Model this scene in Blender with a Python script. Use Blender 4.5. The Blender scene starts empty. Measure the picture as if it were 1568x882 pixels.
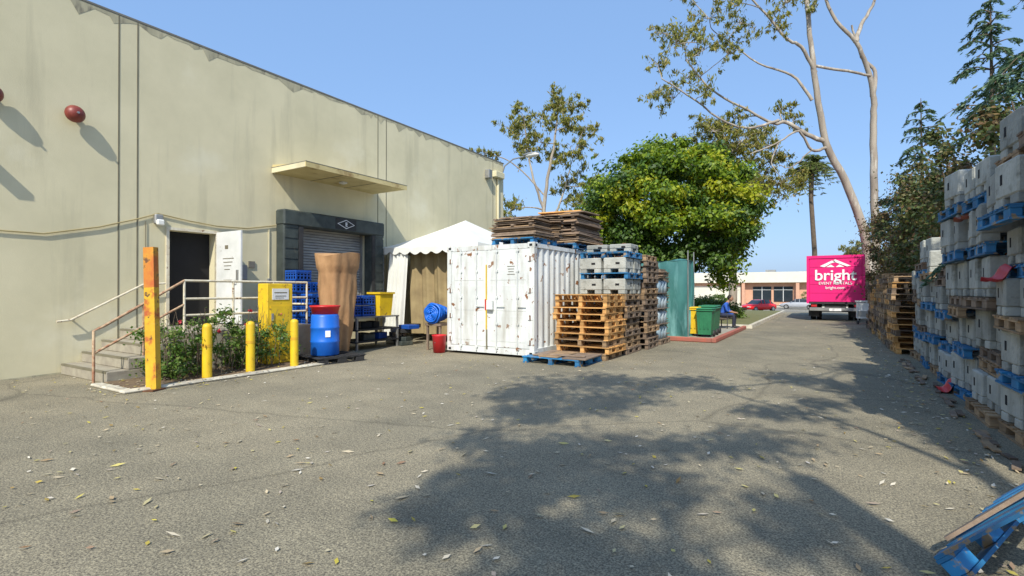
import bpy, math, random
import numpy as np
from mathutils import Vector, Matrix
random.seed(7); rng=np.random.default_rng(7)
scn=bpy.context.scene
R=math.radians
def U(a,b): return random.uniform(a,b)

# ---------------------------------------------------------------- materials
def mat(name,c1,c2=None,scale=3,rough=.8,bump=0.0,bscale=40,island=0.0,stain=None,sthr=.62,sscale=2.5,sw=.06,st=(1,1,1),metal=0,detail=6,sst=(1,1,1),stain2=None,s2thr=.6,s2scale=1,s2st=(1,1,1),s2w=.15,edge=None):
    m=bpy.data.materials.new(name); m.use_nodes=True; nt=m.node_tree; N=nt.nodes; L=nt.links
    bs=N['Principled BSDF']; bs.inputs['Roughness'].default_value=rough; bs.inputs['Metallic'].default_value=metal
    if c2 is None: c2=tuple(x*.75 for x in c1)
    tc=N.new('ShaderNodeTexCoord')
    def noise(sc,stv,det=detail):
        mp=N.new('ShaderNodeMapping'); mp.inputs['Scale'].default_value=stv; L.new(tc.outputs['Object'],mp.inputs['Vector'])
        n=N.new('ShaderNodeTexNoise'); n.inputs['Scale'].default_value=sc; n.inputs['Detail'].default_value=det; n.inputs['Roughness'].default_value=.6
        L.new(mp.outputs[0],n.inputs['Vector']); return n
    def ramp(n,p0,p1,a,b):
        r=N.new('ShaderNodeValToRGB'); r.color_ramp.elements[0].position=p0; r.color_ramp.elements[1].position=p1
        r.color_ramp.elements[0].color=(*a,1) ; r.color_ramp.elements[1].color=(*b,1); L.new(n.outputs[0],r.inputs[0]); return r
    r=ramp(noise(scale,st),.35,.65,c1,c2); col=r.outputs[0]
    def mixin(col,c,thr,sc,w,stv):
        f=ramp(noise(sc,stv,8),thr,min(1,thr+w),(0,0,0),(1,1,1))
        mx=N.new('ShaderNodeMix'); mx.data_type='RGBA'; L.new(f.outputs[0],mx.inputs[0]); L.new(col,mx.inputs[6]); mx.inputs[7].default_value=(*c,1)
        return mx.outputs[2]
    if stain: col=mixin(col,stain,sthr,sscale,sw,sst)
    if stain2: col=mixin(col,stain2,s2thr,s2scale,s2w,s2st)
    if island>0:
        g=N.new('ShaderNodeNewGeometry'); mr=N.new('ShaderNodeMapRange'); mr.inputs[3].default_value=1-island; mr.inputs[4].default_value=1+island
        L.new(g.outputs['Random Per Island'],mr.inputs[0]); hs=N.new('ShaderNodeHueSaturation'); L.new(mr.outputs[0],hs.inputs['Value']); L.new(col,hs.inputs['Color']); col=hs.outputs[0]
    L.new(col,bs.inputs['Base Color'])
    if bump>0:
        b=N.new('ShaderNodeBump'); b.inputs['Strength'].default_value=bump; b.inputs['Distance'].default_value=.02
        L.new(noise(bscale,st,4).outputs[0],b.inputs['Height']); L.new(b.outputs[0],bs.inputs['Normal'])
    return m
def leafmat(name,cols,trans=.3,rough=.55):
    m=bpy.data.materials.new(name); m.use_nodes=True; nt=m.node_tree; N=nt.nodes; L=nt.links
    bs=N['Principled BSDF']; bs.inputs['Roughness'].default_value=rough
    g=N.new('ShaderNodeNewGeometry'); r=N.new('ShaderNodeValToRGB')
    el=r.color_ramp.elements
    while len(el)<len(cols): el.new(.5)
    for i,c in enumerate(cols): el[i].position=i/(len(cols)-1); el[i].color=(*c,1)
    L.new(g.outputs['Random Per Island'],r.inputs[0]); L.new(r.outputs[0],bs.inputs['Base Color'])
    t=N.new('ShaderNodeBsdfTranslucent'); hs=N.new('ShaderNodeHueSaturation'); hs.inputs['Value'].default_value=1.6
    L.new(r.outputs[0],hs.inputs['Color']); L.new(hs.outputs[0],t.inputs[0])
    mx=N.new('ShaderNodeMixShader'); mx.inputs[0].default_value=trans; L.new(bs.outputs[0],mx.inputs[1]); L.new(t.outputs[0],mx.inputs[2])
    L.new(mx.outputs[0],N['Material Output'].inputs[0]); return m

M_wall=mat('stucco',(.70,.64,.43),(.61,.56,.37),scale=.8,rough=.9,bump=.12,bscale=55,stain=(.40,.37,.25),sthr=.54,sscale=1.1,sw=.4,sst=(1,2.4,.22),stain2=(.74,.70,.52),s2thr=.56,s2scale=.6,s2w=.2)
M_walltop=mat('weathered_stucco',(.50,.46,.31),(.34,.32,.22),scale=1.6,rough=.9,st=(1,2.5,.5),stain=(.17,.155,.12),sthr=.53,sscale=2.2,sw=.15,sst=(1,2.5,.6))
M_canopy=mat('canopy_paint',(.64,.54,.27),(.52,.43,.2),scale=2,rough=.85,stain=(.3,.2,.08),sthr=.58,sscale=2.2,sw=.12)
M_joint=mat('joint',(.2,.18,.12),rough=.9)
M_cap=mat('parapet_cap',(.2,.19,.16),rough=.7)
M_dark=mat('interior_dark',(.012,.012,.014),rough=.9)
M_black=mat('black_rubber',(.035,.035,.037),(.02,.02,.02),scale=5,rough=.7,bump=.3)
M_rubber2=mat('dock_pad',(.055,.07,.065),(.03,.04,.038),scale=4,rough=.6,stain=(.13,.13,.1),sthr=.6,sscale=3,sw=.2)
M_slat=mat('rollup_steel',(.40,.40,.38),(.28,.28,.27),scale=3,rough=.5,st=(1,1,4))
M_white=mat('white_paint',(.74,.75,.74),(.64,.65,.64),scale=2,rough=.6,stain=(.35,.3,.25),sthr=.66,sscale=5)
M_doorw=mat('white_door',(.74,.75,.74),(.6,.62,.6),scale=2,rough=.5,stain=(.3,.28,.25),sthr=.66,sscale=6)
M_cont=mat('container_white',(.74,.77,.76),(.60,.63,.62),scale=1.5,rough=.55,stain=(.24,.11,.05),sthr=.615,sscale=4.2,sw=.02,stain2=(.42,.41,.36),s2thr=.50,s2scale=2,s2st=(2,2,.3),s2w=.25,bump=.08,bscale=20)
M_rust=mat('rust',(.2,.08,.035),(.1,.045,.02),scale=12,rough=.9)
M_railr=mat('rusty_rail',(.30,.13,.07),(.5,.38,.24),scale=14,rough=.8)
M_railw=mat('white_rail',(.7,.66,.52),(.58,.5,.36),scale=10,rough=.7,stain=(.2,.09,.04),sthr=.6,sscale=9)
M_yel=mat('yellow_paint',(.80,.55,.015),(.66,.43,.02),scale=4,rough=.55,stain=(.3,.17,.03),sthr=.61,sscale=9)
M_yelpost=mat('yellow_red_post',(.72,.46,.03),(.6,.32,.02),scale=4,rough=.6,stain=(.45,.10,.03),sthr=.52,sscale=3,sw=.08,stain2=(.12,.06,.03),s2thr=.6,s2scale=11,s2w=.05)
M_redpost=mat('red_post_paint',(.5,.12,.03),(.62,.3,.03),scale=4,rough=.7,stain=(.16,.07,.03),sthr=.58,sscale=8,sw=.08)
M_conc=mat('concrete_step',(.38,.35,.27),(.28,.25,.2),scale=5,rough=.9,bump=.3)
M_curb=mat('curb_paint',(.66,.62,.5),(.40,.37,.3),scale=4,rough=.9,bump=.3)
M_redcurb=mat('red_curb',(.42,.12,.08),(.3,.12,.09),scale=4,rough=.9)
M_soil=mat('soil',(.2,.14,.08),(.12,.08,.05),scale=7,rough=1,bump=.8)
M_blue=mat('blue_plastic',(.01,.15,.66),(.01,.12,.55),scale=3,rough=.4)
M_crate=mat('blue_crate',(.01,.09,.42),(.01,.06,.3),scale=3,rough=.45,island=.3)
M_red=mat('red_plastic',(.6,.02,.03),(.5,.02,.02),scale=3,rough=.4)
M_card=mat('kraft_wrap',(.46,.27,.13),(.27,.15,.07),scale=2.5,rough=.9,bump=.6,bscale=8,st=(1,1,.5))
M_green=mat('green_bin',(.03,.2,.09),(.02,.15,.07),scale=3,rough=.5)
M_tarp=mat('teal_tarp',(.07,.23,.22),(.045,.16,.16),scale=2,rough=.5,bump=.4,bscale=6,st=(1,1,.5),stain=(.16,.36,.36),sthr=.53,sscale=2,sw=.15,sst=(2,2,.4))
M_tentw=mat('tent_vinyl',(.78,.79,.74),(.7,.7,.64),scale=2,rough=.5)
M_tentb=mat('tent_wall_tan',(.36,.28,.14),(.24,.18,.09),scale=2,rough=.8)
M_wood=mat('pallet_wood',(.40,.27,.15),(.25,.17,.10),scale=6,rough=.85,island=.35,st=(1,1,3),bump=.3)
M_wor=mat('pallet_wood_new',(.66,.37,.13),(.50,.27,.09),scale=5,rough=.8,island=.35,st=(1,1,3),bump=.3)
M_wdk=mat('pallet_wood_old',(.25,.185,.13),(.15,.11,.08),scale=6,rough=.9,island=.4,bump=.3)
M_wbl=mat('pallet_blue',(.02,.2,.42),(.03,.14,.3),scale=6,rough=.7,island=.3,stain=(.3,.22,.13),sthr=.56,sscale=9,sw=.05)
M_ply=mat('plywood_sheets',(.28,.2,.14),(.18,.13,.09),scale=3,rough=.85,island=.4)
M_blk=mat('cast_concrete',(.42,.43,.39),(.30,.31,.28),scale=3.5,rough=.92,bump=.6,bscale=25,island=.22,stain=(.19,.19,.16),sthr=.57,sscale=5,sw=.14,stain2=(.13,.13,.11),s2thr=.60,s2scale=1.5,s2w=.25,s2st=(2,2,.6))
M_wrap=mat('shrink_wrap',(.5,.58,.62),(.2,.32,.42),scale=6,rough=.25,st=(1,1,.3))
M_pink=mat('magenta_paint',(.80,.015,.20),(.76,.015,.18),scale=1,rough=.4)
M_txt=mat('white_vinyl',(.9,.9,.9),(.88,.88,.88),rough=.5)
M_bark=mat('euc_bark',(.40,.35,.28),(.24,.20,.16),scale=1.2,rough=.9,st=(2,2,.4),bump=.4,bscale=8,stain=(.5,.46,.39),sthr=.55,sscale=1.5,sw=.1,sst=(2,2,.5))
M_bark2=mat('brown_bark',(.16,.12,.085),(.1,.075,.05),scale=3,rough=.95,bump=.5,bscale=12)
M_metal=mat('grey_metal',(.4,.4,.38),(.3,.3,.29),rough=.45,metal=.6)
M_bell=mat('red_bell',(.26,.05,.035),(.17,.03,.02),rough=.45,scale=9)
M_glass=mat('dark_glass',(.03,.04,.05),(.02,.03,.04),rough=.1)
M_carred=mat('red_car_paint',(.7,.015,.015),(.65,.015,.015),rough=.2)
M_cargry=mat('silver_car_paint',(.4,.42,.45),(.36,.38,.4),rough=.25)
M_peach=mat('peach_wall',(.66,.38,.25),(.6,.34,.23),scale=1,rough=.85)
M_cream=mat('cream_wall',(.75,.72,.6),(.68,.65,.55),scale=1,rough=.85)
M_lamp=mat('lamp_lens',(.8,.8,.75),rough=.3)
M_skin=mat('skin',(.35,.19,.12),(.32,.17,.1),rough=.6)
M_shirt=mat('blue_shirt',(.03,.12,.5),(.02,.08,.35),rough=.9)
M_jean=mat('dark_trousers',(.03,.035,.06),rough=.9)
M_hair=mat('black_hair',(.02,.015,.012),rough=.7)

# ---------------------------------------------------------------- mesh builder
class MB:
    def __init__(s): s.v=[];s.f=[];s.m=[];s.mats=[];s.sm=[];s.M=None
    def mi(s,m):
        if m not in s.mats: s.mats.append(m)
        return s.mats.index(m)
    def add(s,vs,fs,m,smooth=False):
        b=len(s.v); k=s.mi(m)
        for p in vs:
            p=Vector(p)
            if s.M is not None: p=s.M@p
            s.v.append(tuple(p))
        for f in fs: s.f.append([b+i for i in f]); s.m.append(k); s.sm.append(smooth)
    def box(s,x,y,z,sx,sy,sz,m,rz=0,ch=0):
        hx,hy,hz=sx/2,sy/2,sz/2; c=math.cos(rz); n=math.sin(rz)
        def T(p): return (x+p[0]*c-p[1]*n,y+p[0]*n+p[1]*c,z+p[2])
        if ch<=0:
            vs=[T((a*hx,b*hy,d*hz)) for a in(-1,1) for b in(-1,1) for d in(-1,1)]
            s.add(vs,[(0,1,3,2),(4,6,7,5),(0,4,5,1),(2,3,7,6),(0,2,6,4),(1,5,7,3)],m); return
        vs=[];ix={}
        for a in(-1,1):
            for b in(-1,1):
                for d in(-1,1):
                    ix[a,b,d]=len(vs)
                    vs+= [T((a*hx,b*(hy-ch),d*(hz-ch))),T((a*(hx-ch),b*hy,d*(hz-ch))),T((a*(hx-ch),b*(hy-ch),d*hz))]
        fs=[]
        o=[(-1,-1),(1,-1),(1,1),(-1,1)]
        for a in(-1,1):
            fs.append([ix[a,p,q] for p,q in o]); fs.append([ix[p,a,q]+1 for p,q in o]); fs.append([ix[p,q,a]+2 for p,q in o])
            for b in(-1,1):
                fs.append([ix[a,b,-1],ix[a,b,1],ix[a,b,1]+1,ix[a,b,-1]+1])
                fs.append([ix[a,-1,b],ix[a,1,b],ix[a,1,b]+2,ix[a,-1,b]+2])
                fs.append([ix[-1,a,b]+1,ix[1,a,b]+1,ix[1,a,b]+2,ix[-1,a,b]+2])
                for d in(-1,1): fs.append([ix[a,b,d],ix[a,b,d]+1,ix[a,b,d]+2])
        s.add(vs,fs,m)
    def bb(s,x0,x1,y0,y1,z0,z1,m,ch=0): s.box((x0+x1)/2,(y0+y1)/2,(z0+z1)/2,abs(x1-x0),abs(y1-y0),abs(z1-z0),m,ch=ch)
    def tube(s,pts,rad,m,n=8,cap=True):
        pts=[Vector(p) for p in pts]
        if not hasattr(rad,'__len__'): rad=[rad]*len(pts)
        vs=[];up=None
        for i,p in enumerate(pts):
            d=(pts[min(i+1,len(pts)-1)]-pts[max(i-1,0)]); d=d.normalized() if d.length>1e-6 else Vector((0,0,1))
            if up is None: up=d.orthogonal().normalized()
            up=(up-d*up.dot(d)); up=up.normalized() if up.length>1e-5 else d.orthogonal().normalized()
            w=d.cross(up)
            for k in range(n):
                a=2*math.pi*k/n; vs.append(p+(up*math.cos(a)+w*math.sin(a))*rad[i])
        fs=[(i*n+k,i*n+(k+1)%n,(i+1)*n+(k+1)%n,(i+1)*n+k) for i in range(len(pts)-1) for k in range(n)]
        s.add(vs,fs,m,True)
        if cap: s.add(vs[:n],[list(range(n))],m); s.add(vs[-n:],[list(range(n))],m)
    def cyl(s,x,y,z0,z1,r,m,n=20,r2=None):
        s.tube([(x,y,z0),(x,y,z1)],[r,r if r2 is None else r2],m,n)
    def lathe(s,x,y,prof,m,n=24):
        vs=[(x+r*math.cos(2*math.pi*k/n),y+r*math.sin(2*math.pi*k/n),z) for r,z in prof for k in range(n)]
        fs=[(i*n+k,i*n+(k+1)%n,(i+1)*n+(k+1)%n,(i+1)*n+k) for i in range(len(prof)-1) for k in range(n)]
        s.add(vs,fs,m,True)
    def sheet(s,p0,u,v,nu,nv,fn,m):
        p0,u,v=Vector(p0),Vector(u),Vector(v); n=u.cross(v).normalized()
        vs=[p0+u*(i/nu)+v*(j/nv)+n*fn(i/nu,j/nv) for i in range(nu+1) for j in range(nv+1)]
        fs=[(i*(nv+1)+j,(i+1)*(nv+1)+j,(i+1)*(nv+1)+j+1,i*(nv+1)+j+1) for i in range(nu) for j in range(nv)]
        s.add(vs,fs,m,True)
    def ell(s,c,r,m,nu=14,nv=10):
        vs=[];
        for j in range(nv+1):
            t=math.pi*j/nv
            for k in range(nu): vs.append((c[0]+r[0]*math.sin(t)*math.cos(2*math.pi*k/nu),c[1]+r[1]*math.sin(t)*math.sin(2*math.pi*k/nu),c[2]+r[2]*math.cos(t)))
        s.add(vs,[(j*nu+k,j*nu+(k+1)%nu,(j+1)*nu+(k+1)%nu,(j+1)*nu+k) for j in range(nv) for k in range(nu)],m,True)
    def build(s,name,parent=None):
        v=np.array(s.v); o=np.array([v[:,0].mean(),v[:,1].mean(),v[:,2].min()])
        me=bpy.data.meshes.new(name); me.from_pydata([tuple(a) for a in (v-o)],[],s.f)
        for m in s.mats: me.materials.append(m)
        me.polygons.foreach_set('material_index',s.m); me.polygons.foreach_set('use_smooth',s.sm); me.update()
        ob=bpy.data.objects.new(name,me); ob.location=o; scn.collection.objects.link(ob)
        if parent is not None: ob.parent=parent; ob.matrix_parent_inverse=Matrix.Translation(parent.location).inverted()
        return ob
def empty(name,loc=(0,0,0)):
    e=bpy.data.objects.new(name,None); e.location=loc; e.empty_display_size=.3; scn.collection.objects.link(e); return e
def setpar(ob,par): ob.parent=par; ob.matrix_parent_inverse=Matrix.Translation(par.location).inverted()
def text(s,loc,size,m,parent,name,rot=(R(90),0,0),off=0.0):
    cu=bpy.data.curves.new(name,'FONT'); cu.body=s; cu.size=size; cu.align_x='CENTER'; cu.extrude=.003; cu.offset=off
    ob=bpy.data.objects.new(name,cu); ob.location=loc; ob.rotation_euler=rot; cu.materials.append(m); scn.collection.objects.link(ob); setpar(ob,parent); return ob

def leafquads(name,C,T,B,Lm,Wm,m,parent):
    n=len(C); L=(Lm*rng.uniform(.6,1.3,(n,1)))/2; W=(Wm*rng.uniform(.6,1.3,(n,1)))/2
    V=np.stack([C-T*L,C+B*W,C+T*L,C-B*W],1).reshape(-1,3)
    o=C.mean(0); V=V-o
    me=bpy.data.meshes.new(name); me.vertices.add(4*n); me.vertices.foreach_set('co',V.ravel().astype(np.float32))
    me.loops.add(4*n); me.loops.foreach_set('vertex_index',np.arange(4*n,dtype=np.int32))
    me.polygons.add(n); me.polygons.foreach_set('loop_start',np.arange(0,4*n,4,dtype=np.int32)); me.polygons.foreach_set('loop_total',np.full(n,4,dtype=np.int32))
    me.update(calc_edges=True); me.materials.append(m)
    ob=bpy.data.objects.new(name,me); ob.location=o; scn.collection.objects.link(ob)
    if parent is not None: setpar(ob,parent)
    return ob
def nrm(a): return a/np.maximum(np.linalg.norm(a,axis=1,keepdims=True),1e-6)
def foliage(name,clumps,L,W,m,parent,droop=0.0,shell=.45,gauss=False):
    Cs=[];Ns=[]
    for (x,y,z,rx,ry,rz,n) in clumps:
        d=nrm(rng.normal(size=(n,3))); r=rng.uniform(0,1,(n,1))**shell
        if gauss: r=np.abs(rng.normal(size=(n,1)))*.62
        else: r=r*(1+.25*np.sin(d[:,:1]*5+x)*np.cos(d[:,1:2]*5+y)+.15*rng.normal(size=(n,1)))
        Cs.append(np.array([x,y,z])+d*r*np.array([rx,ry,rz])); Ns.append(nrm(d+rng.normal(size=(n,3))*.55+np.array([0,0,.35])))
    C=np.concatenate(Cs);N=np.concatenate(Ns); n=len(C)
    T=nrm(np.cross(N,rng.normal(size=(n,3))))
    if droop>0: T=nrm(T*(1-droop)+np.array([0,0,-1.])*droop+rng.normal(size=(n,3))*.2)
    B=nrm(np.cross(N,T)); 
    return leafquads(name,C,T,B,L,W,m,parent)

class Skel:
    def __init__(s): s.p=[];s.r=[]
    def limb(s,mb,pts,r0,r1,m,n=8,sub=5,wob=.0):
        P=[Vector(p) for p in pts]; out=[]
        for i in range(len(P)-1):
            a=P[max(i-1,0)];b=P[i];c=P[i+1];d=P[min(i+2,len(P)-1)]
            for k in range(sub):
                t=k/sub; out.append(.5*((2*b)+(c-a)*t+(2*a-5*b+4*c-d)*t*t+(3*b-a-3*c+d)*t**3)+Vector((U(-1,1),U(-1,1),U(-1,1)))*wob)
        out.append(P[-1]); N=len(out); rad=[r0+(r1-r0)*(i/(N-1))**.8 for i in range(N)]
        mb.tube(out,rad,m,n)
        s.p+=out; s.r+=rad
    def reach(s,mb,c,m,r1=.015,sag=.1,minr=.02):
        c=Vector(c); best=None
        for q,r in zip(s.p,s.r):
            d=(q-c).length+max(0,q.z-c.z)*2.0
            if r>minr*.6 and (best is None or d<best[0]): best=(d,q,r)
        q,r=best[1],best[2]; d=c-q; mid=q+d*.5+Vector((U(-1,1),U(-1,1),U(-.5,1)))*d.length*.16
        mid.z-=sag*d.length*.3
        s.limb(mb,[q,mid,c],max(minr,min(r*.6,.02+.022*d.length)),r1,m,6,4,wob=.015)

# ---------------------------------------------------------------- camera, light, sky
cam=bpy.data.cameras.new('camera'); co=bpy.data.objects.new('camera',cam); scn.collection.objects.link(co)
co.location=(0,0,1.5); co.rotation_euler=(R(90.29),0,R(31.6)); cam.lens=18.14; cam.sensor_width=36; cam.clip_end=3000; cam.clip_start=.05; scn.camera=co
S=Vector((1.08,-2.8,2.9)).normalized()
su=bpy.data.lights.new('sun','SUN'); su.energy=5.0; su.angle=R(.6); su.color=(1,.94,.82)
so=bpy.data.objects.new('sun',su); so.rotation_euler=S.to_track_quat('Z','Y').to_euler(); so.location=(10,-20,30); scn.collection.objects.link(so)
w=bpy.data.worlds.new('World'); scn.world=w; w.use_nodes=True; nt=w.node_tree
sky=nt.nodes.new('ShaderNodeTexSky'); sky.sky_type='NISHITA'; sky.sun_disc=False; sky.sun_elevation=math.asin(S.z); sky.sun_rotation=math.atan2(S.x,S.y); sky.dust_density=1.6; sky.air_density=1.0; sky.ozone_density=2.0
hz=nt.nodes.new('ShaderNodeMix'); hz.data_type='RGBA'; hz.inputs[0].default_value=.5; hz.inputs[7].default_value=(2.5,4.5,8.2,1)
nt.links.new(sky.outputs[0],hz.inputs[6]); nt.links.new(hz.outputs[2],nt.nodes['Background'].inputs[0]); nt.nodes['Background'].inputs[1].default_value=.15
scn.view_settings.view_transform='Standard'; scn.view_settings.look='None'; scn.view_settings.exposure=0

# ---------------------------------------------------------------- ground
def asphalt(name,base,alt):
    m=bpy.data.materials.new(name); m.use_nodes=True; nt=m.node_tree; N=nt.nodes; L=nt.links; bs=N['Principled BSDF']; bs.inputs['Roughness'].default_value=.92
    tc=N.new('ShaderNodeTexCoord')
    def noi(s,d=6,r=.6):
        n=N.new('ShaderNodeTexNoise'); n.inputs['Scale'].default_value=s; n.inputs['Detail'].default_value=d; n.inputs['Roughness'].default_value=r; L.new(tc.outputs['Object'],n.inputs['Vector']); return n.outputs[0]
    def rp(x,p0,p1,a,b):
        r=N.new('ShaderNodeValToRGB'); e=r.color_ramp.elements; e[0].position=p0;e[1].position=p1;e[0].color=(*a,1);e[1].color=(*b,1); L.new(x,r.inputs[0]); return r.outputs[0]
    def mul(a,b,f=1,t='MULTIPLY'):
        x=N.new('ShaderNodeMix'); x.data_type='RGBA'; x.blend_type=t; x.inputs[0].default_value=f; L.new(a,x.inputs[6]); L.new(b,x.inputs[7]); return x.outputs[2]
    c=rp(noi(.4,8,.65),.38,.62,base,alt)
    c=mul(c,rp(noi(1.8,6),.3,.7,(.84,.84,.83),(1.1,1.1,1.08)))
    c=mul(c,rp(noi(75,3,.8),.40,.60,(.42,.42,.42),(1.5,1.47,1.4)))
    c=mul(c,rp(noi(26,4,.8),.4,.6,(.78,.78,.78),(1.18,1.18,1.15)))
    c=mul(c,rp(noi(.7,6,.7),.60,.70,(1,1,1),(.78,.78,.80)))
    c=mul(c,rp(noi(5,5,.7),.66,.72,(1,1,1),(.72,.72,.73)))
    v=N.new('ShaderNodeTexVoronoi'); v.feature='DISTANCE_TO_EDGE'; v.inputs['Scale'].default_value=.14
    ad=N.new('ShaderNodeMix'); ad.data_type='VECTOR'; ad.inputs[0].default_value=.3
    nn=N.new('ShaderNodeTexNoise'); nn.inputs['Scale'].default_value=1.0; nn.inputs['Detail'].default_value=8; L.new(tc.outputs['Object'],nn.inputs['Vector'])
    L.new(tc.outputs['Object'],ad.inputs[4]); L.new(nn.outputs[1],ad.inputs[5]); L.new(ad.outputs[1],v.inputs['Vector'])
    c=mul(c,rp(v.outputs[0],.0,.0016,(.72,.72,.72),(1,1,1)))
    L.new(c,bs.inputs['Base Color'])
    b=N.new('ShaderNodeBump'); b.inputs['Strength'].default_value=.6; b.inputs['Distance'].default_value=.012; L.new(noi(60,4,.8),b.inputs['Height']); L.new(b.outputs[0],bs.inputs['Normal'])
    return m
M_asp=asphalt('asphalt',(.295,.262,.19),(.215,.196,.146)); M_asp2=asphalt('street_asphalt',(.29,.265,.22),(.24,.225,.19))
def gz(y): return 0 if y<38 else (-1.0 if y>70 else -1.0*(.5-.5*math.cos(math.pi*(y-38)/32)))
g=MB(); ys=[-60,-20,0,10,20,30]+list(np.arange(38,71,2))+[90,120,200,500,1800]; xs=[-1500,-300,-60,-30,-12,-6,0,6,30,60,300,1500]
vs=[(x,y,gz(y)) for y in ys for x in xs]; nx=len(xs)
g.add(vs,[(j*nx+i,j*nx+i+1,(j+1)*nx+i+1,(j+1)*nx+i) for j in range(len(ys)-1) for i in range(nx-1)],M_asp,True)
ob=g.build('ground'); 
g=MB(); M_dirt=mat('dirt',(.2,.16,.1),(.13,.1,.065),scale=3,rough=1,bump=.6)
g.bb(1.9,14,-14,36,0,.06,M_dirt); g.build('soil_bed')
g=MB(); g.sheet((-200,62,-.9),(400,0,0),(0,24,0),4,12,lambda a,b:gz(62+24*b)+.9+.03,M_asp2); g.build('street')
g=MB(); g.bb(-60,60,58.4,58.55,-.95,-.72,M_curb); g.bb(-60,60,86,88.5,-1.05,-.85,M_curb); g.build('sidewalk')

M_grass=mat('dry_grass',(.2,.19,.08),(.13,.14,.05),scale=4,rough=1,bump=.8)
g=MB(); g.bb(-12,-2.75,22.5,40,.0,.11,M_grass); g.bb(-2.75,-2.6,22.5,40,0,.14,M_curb); g.bb(-12,-2.6,22.35,22.5,0,.14,M_curb); g.build('planting_strip')
g=MB(); g.bb(-5.6,-2.9,15.75,21.9,0,.1,M_conc,ch=.02); g.bb(-2.9,-2.76,15.6,21.9,0,.13,M_redcurb,ch=.02); g.bb(-5.6,-2.9,15.6,15.75,0,.13,M_redcurb,ch=.02); g.build('kerb_island')

# ---------------------------------------------------------------- warehouse
WX=-11.75; WH=6.86
B=empty('warehouse_building',(WX,5,0))
b=MB()
Yc=[-16,5.42,6.38,8.42,10.69,18.4]; Zc=[-.02,.75,1.15,2.77,3.14,WH]
def hole(y,z): return (5.42<y<6.38 and .75<z<2.77) or (8.42<y<10.69 and 1.15<z<3.14)
for i in range(5):
    for j in range(5):
        y=(Yc[i]+Yc[i+1])/2; z=(Zc[j]+Zc[j+1])/2
        if not hole(y,z): b.add([(WX,Yc[i],Zc[j]),(WX,Yc[i+1],Zc[j]),(WX,Yc[i+1],Zc[j+1]),(WX,Yc[i],Zc[j+1])],[(0,1,2,3)],M_wall)
b.add([(WX,18.4,0),(-40,18.4,0),(-40,18.4,WH),(WX,18.4,WH)],[(0,1,2,3)],M_wall)
b.add([(WX,-16,0),(-40,-16,0),(-40,-16,WH),(WX,-16,WH)],[(0,1,2,3)],M_wall)
b.add([(-40,-16,0),(-40,18.4,0),(-40,18.4,WH),(-40,-16,WH)],[(0,1,2,3)],M_wall)
b.add([(WX,-16,WH),(WX,18.4,WH),(-40,18.4,WH),(-40,-16,WH)],[(0,1,2,3)],M_wall)
for (y0,y1,z0,z1) in ((5.42,6.38,.75,2.77),(8.42,10.69,1.15,3.14)):
    X2=WX-.25
    for q in ([(WX,y0,z0),(X2,y0,z0),(X2,y0,z1),(WX,y0,z1)],[(WX,y1,z0),(X2,y1,z0),(X2,y1,z1),(WX,y1,z1)],[(WX,y0,z1),(X2,y0,z1),(X2,y1,z1),(WX,y1,z1)],[(WX,y0,z0),(X2,y0,z0),(X2,y1,z0),(WX,y1,z0)]): b.add(q,[(0,1,2,3)],M_wall)
b.build('walls',B)
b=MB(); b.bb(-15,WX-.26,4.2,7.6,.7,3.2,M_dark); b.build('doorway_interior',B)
b=MB()
b.bb(WX-.15,WX+.012,-16.02,18.43,WH+.003,WH+.04,M_cap)
random.seed(77)
def ragged(z0,sgn,amp,dens):
    y=-15.9; pr=[]
    while y<18.3:
        pr.append((y,(U(.03,.15) if random.random()<.78 else U(.15,.4))*amp)); y+=U(.06,.3)*dens
    pr.append((18.38,.1)); vs=[]
    for (y,d) in pr: vs+=[(WX+.004,y,z0),(WX+.004,y,z0-sgn*d)]
    b.add(vs,[(2*i,2*i+1,2*i+3,2*i+2) for i in range(len(pr)-1)],M_walltop)
ragged(WH-.001,1,.7,1); ragged(.001,-1,.35,1.4)
b.build('parapet_cap',B)
b=MB()
for y in (-3.2,-2.9,4.52,4.84,11.27,11.62,17.6): b.bb(WX-.02,WX+.006,y-.012,y+.012,.02,WH-.01,M_joint)
b.build('panel_joints',B)
b=MB(); b.bb(WX-.02,WX+.03,5.36,5.42,.755,2.83,M_railw); b.bb(WX-.02,WX+.03,6.38,6.44,.755,2.83,M_railw); b.bb(WX-.02,WX+.03,5.42,6.38,2.77,2.83,M_railw); b.build('door_frame',B)
b=MB(); b.bb(WX+.03,WX+.97,6.385,6.43,.78,2.8,M_doorw,ch=.004)
b.bb(WX+.84,WX+.9,6.36,6.385,1.7,1.95,M_metal); b.bb(WX+.38,WX+.5,6.378,6.384,2.42,2.5,M_joint); b.bb(WX+.33,WX+.66,6.379,6.384,1.72,1.74,M_joint)
for i in range(4): b.bb(WX+.3+.02*i,WX+.72-.05*i,6.379,6.384,2.2-.08*i,2.215-.08*i,M_joint)
b.tube([(WX+.85,6.37,1.72),(WX+.85,6.30,1.72),(WX+.7,6.30,1.72)],.012,M_metal,6)
for i in range(5): b.box(WX+.45+.07*i,6.381,.95+.02*(i%2),.05,.004,.02,M_rust)
b.build('open_door',B)
b=MB(); z=1.16
while z<3.1:
    b.box(WX-.1,9.555,z+.036,.03,2.26,.066,M_slat,ch=.012); z+=.074
b.bb(WX-.08,WX-.02,8.42,8.47,1.15,3.14,M_metal); b.bb(WX-.08,WX-.02,10.64,10.69,1.15,3.14,M_metal); b.bb(WX-.25,WX-.12,8.42,10.69,1.15,3.14,M_dark); b.build('dock_roller_door',B)
b=MB()
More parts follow.
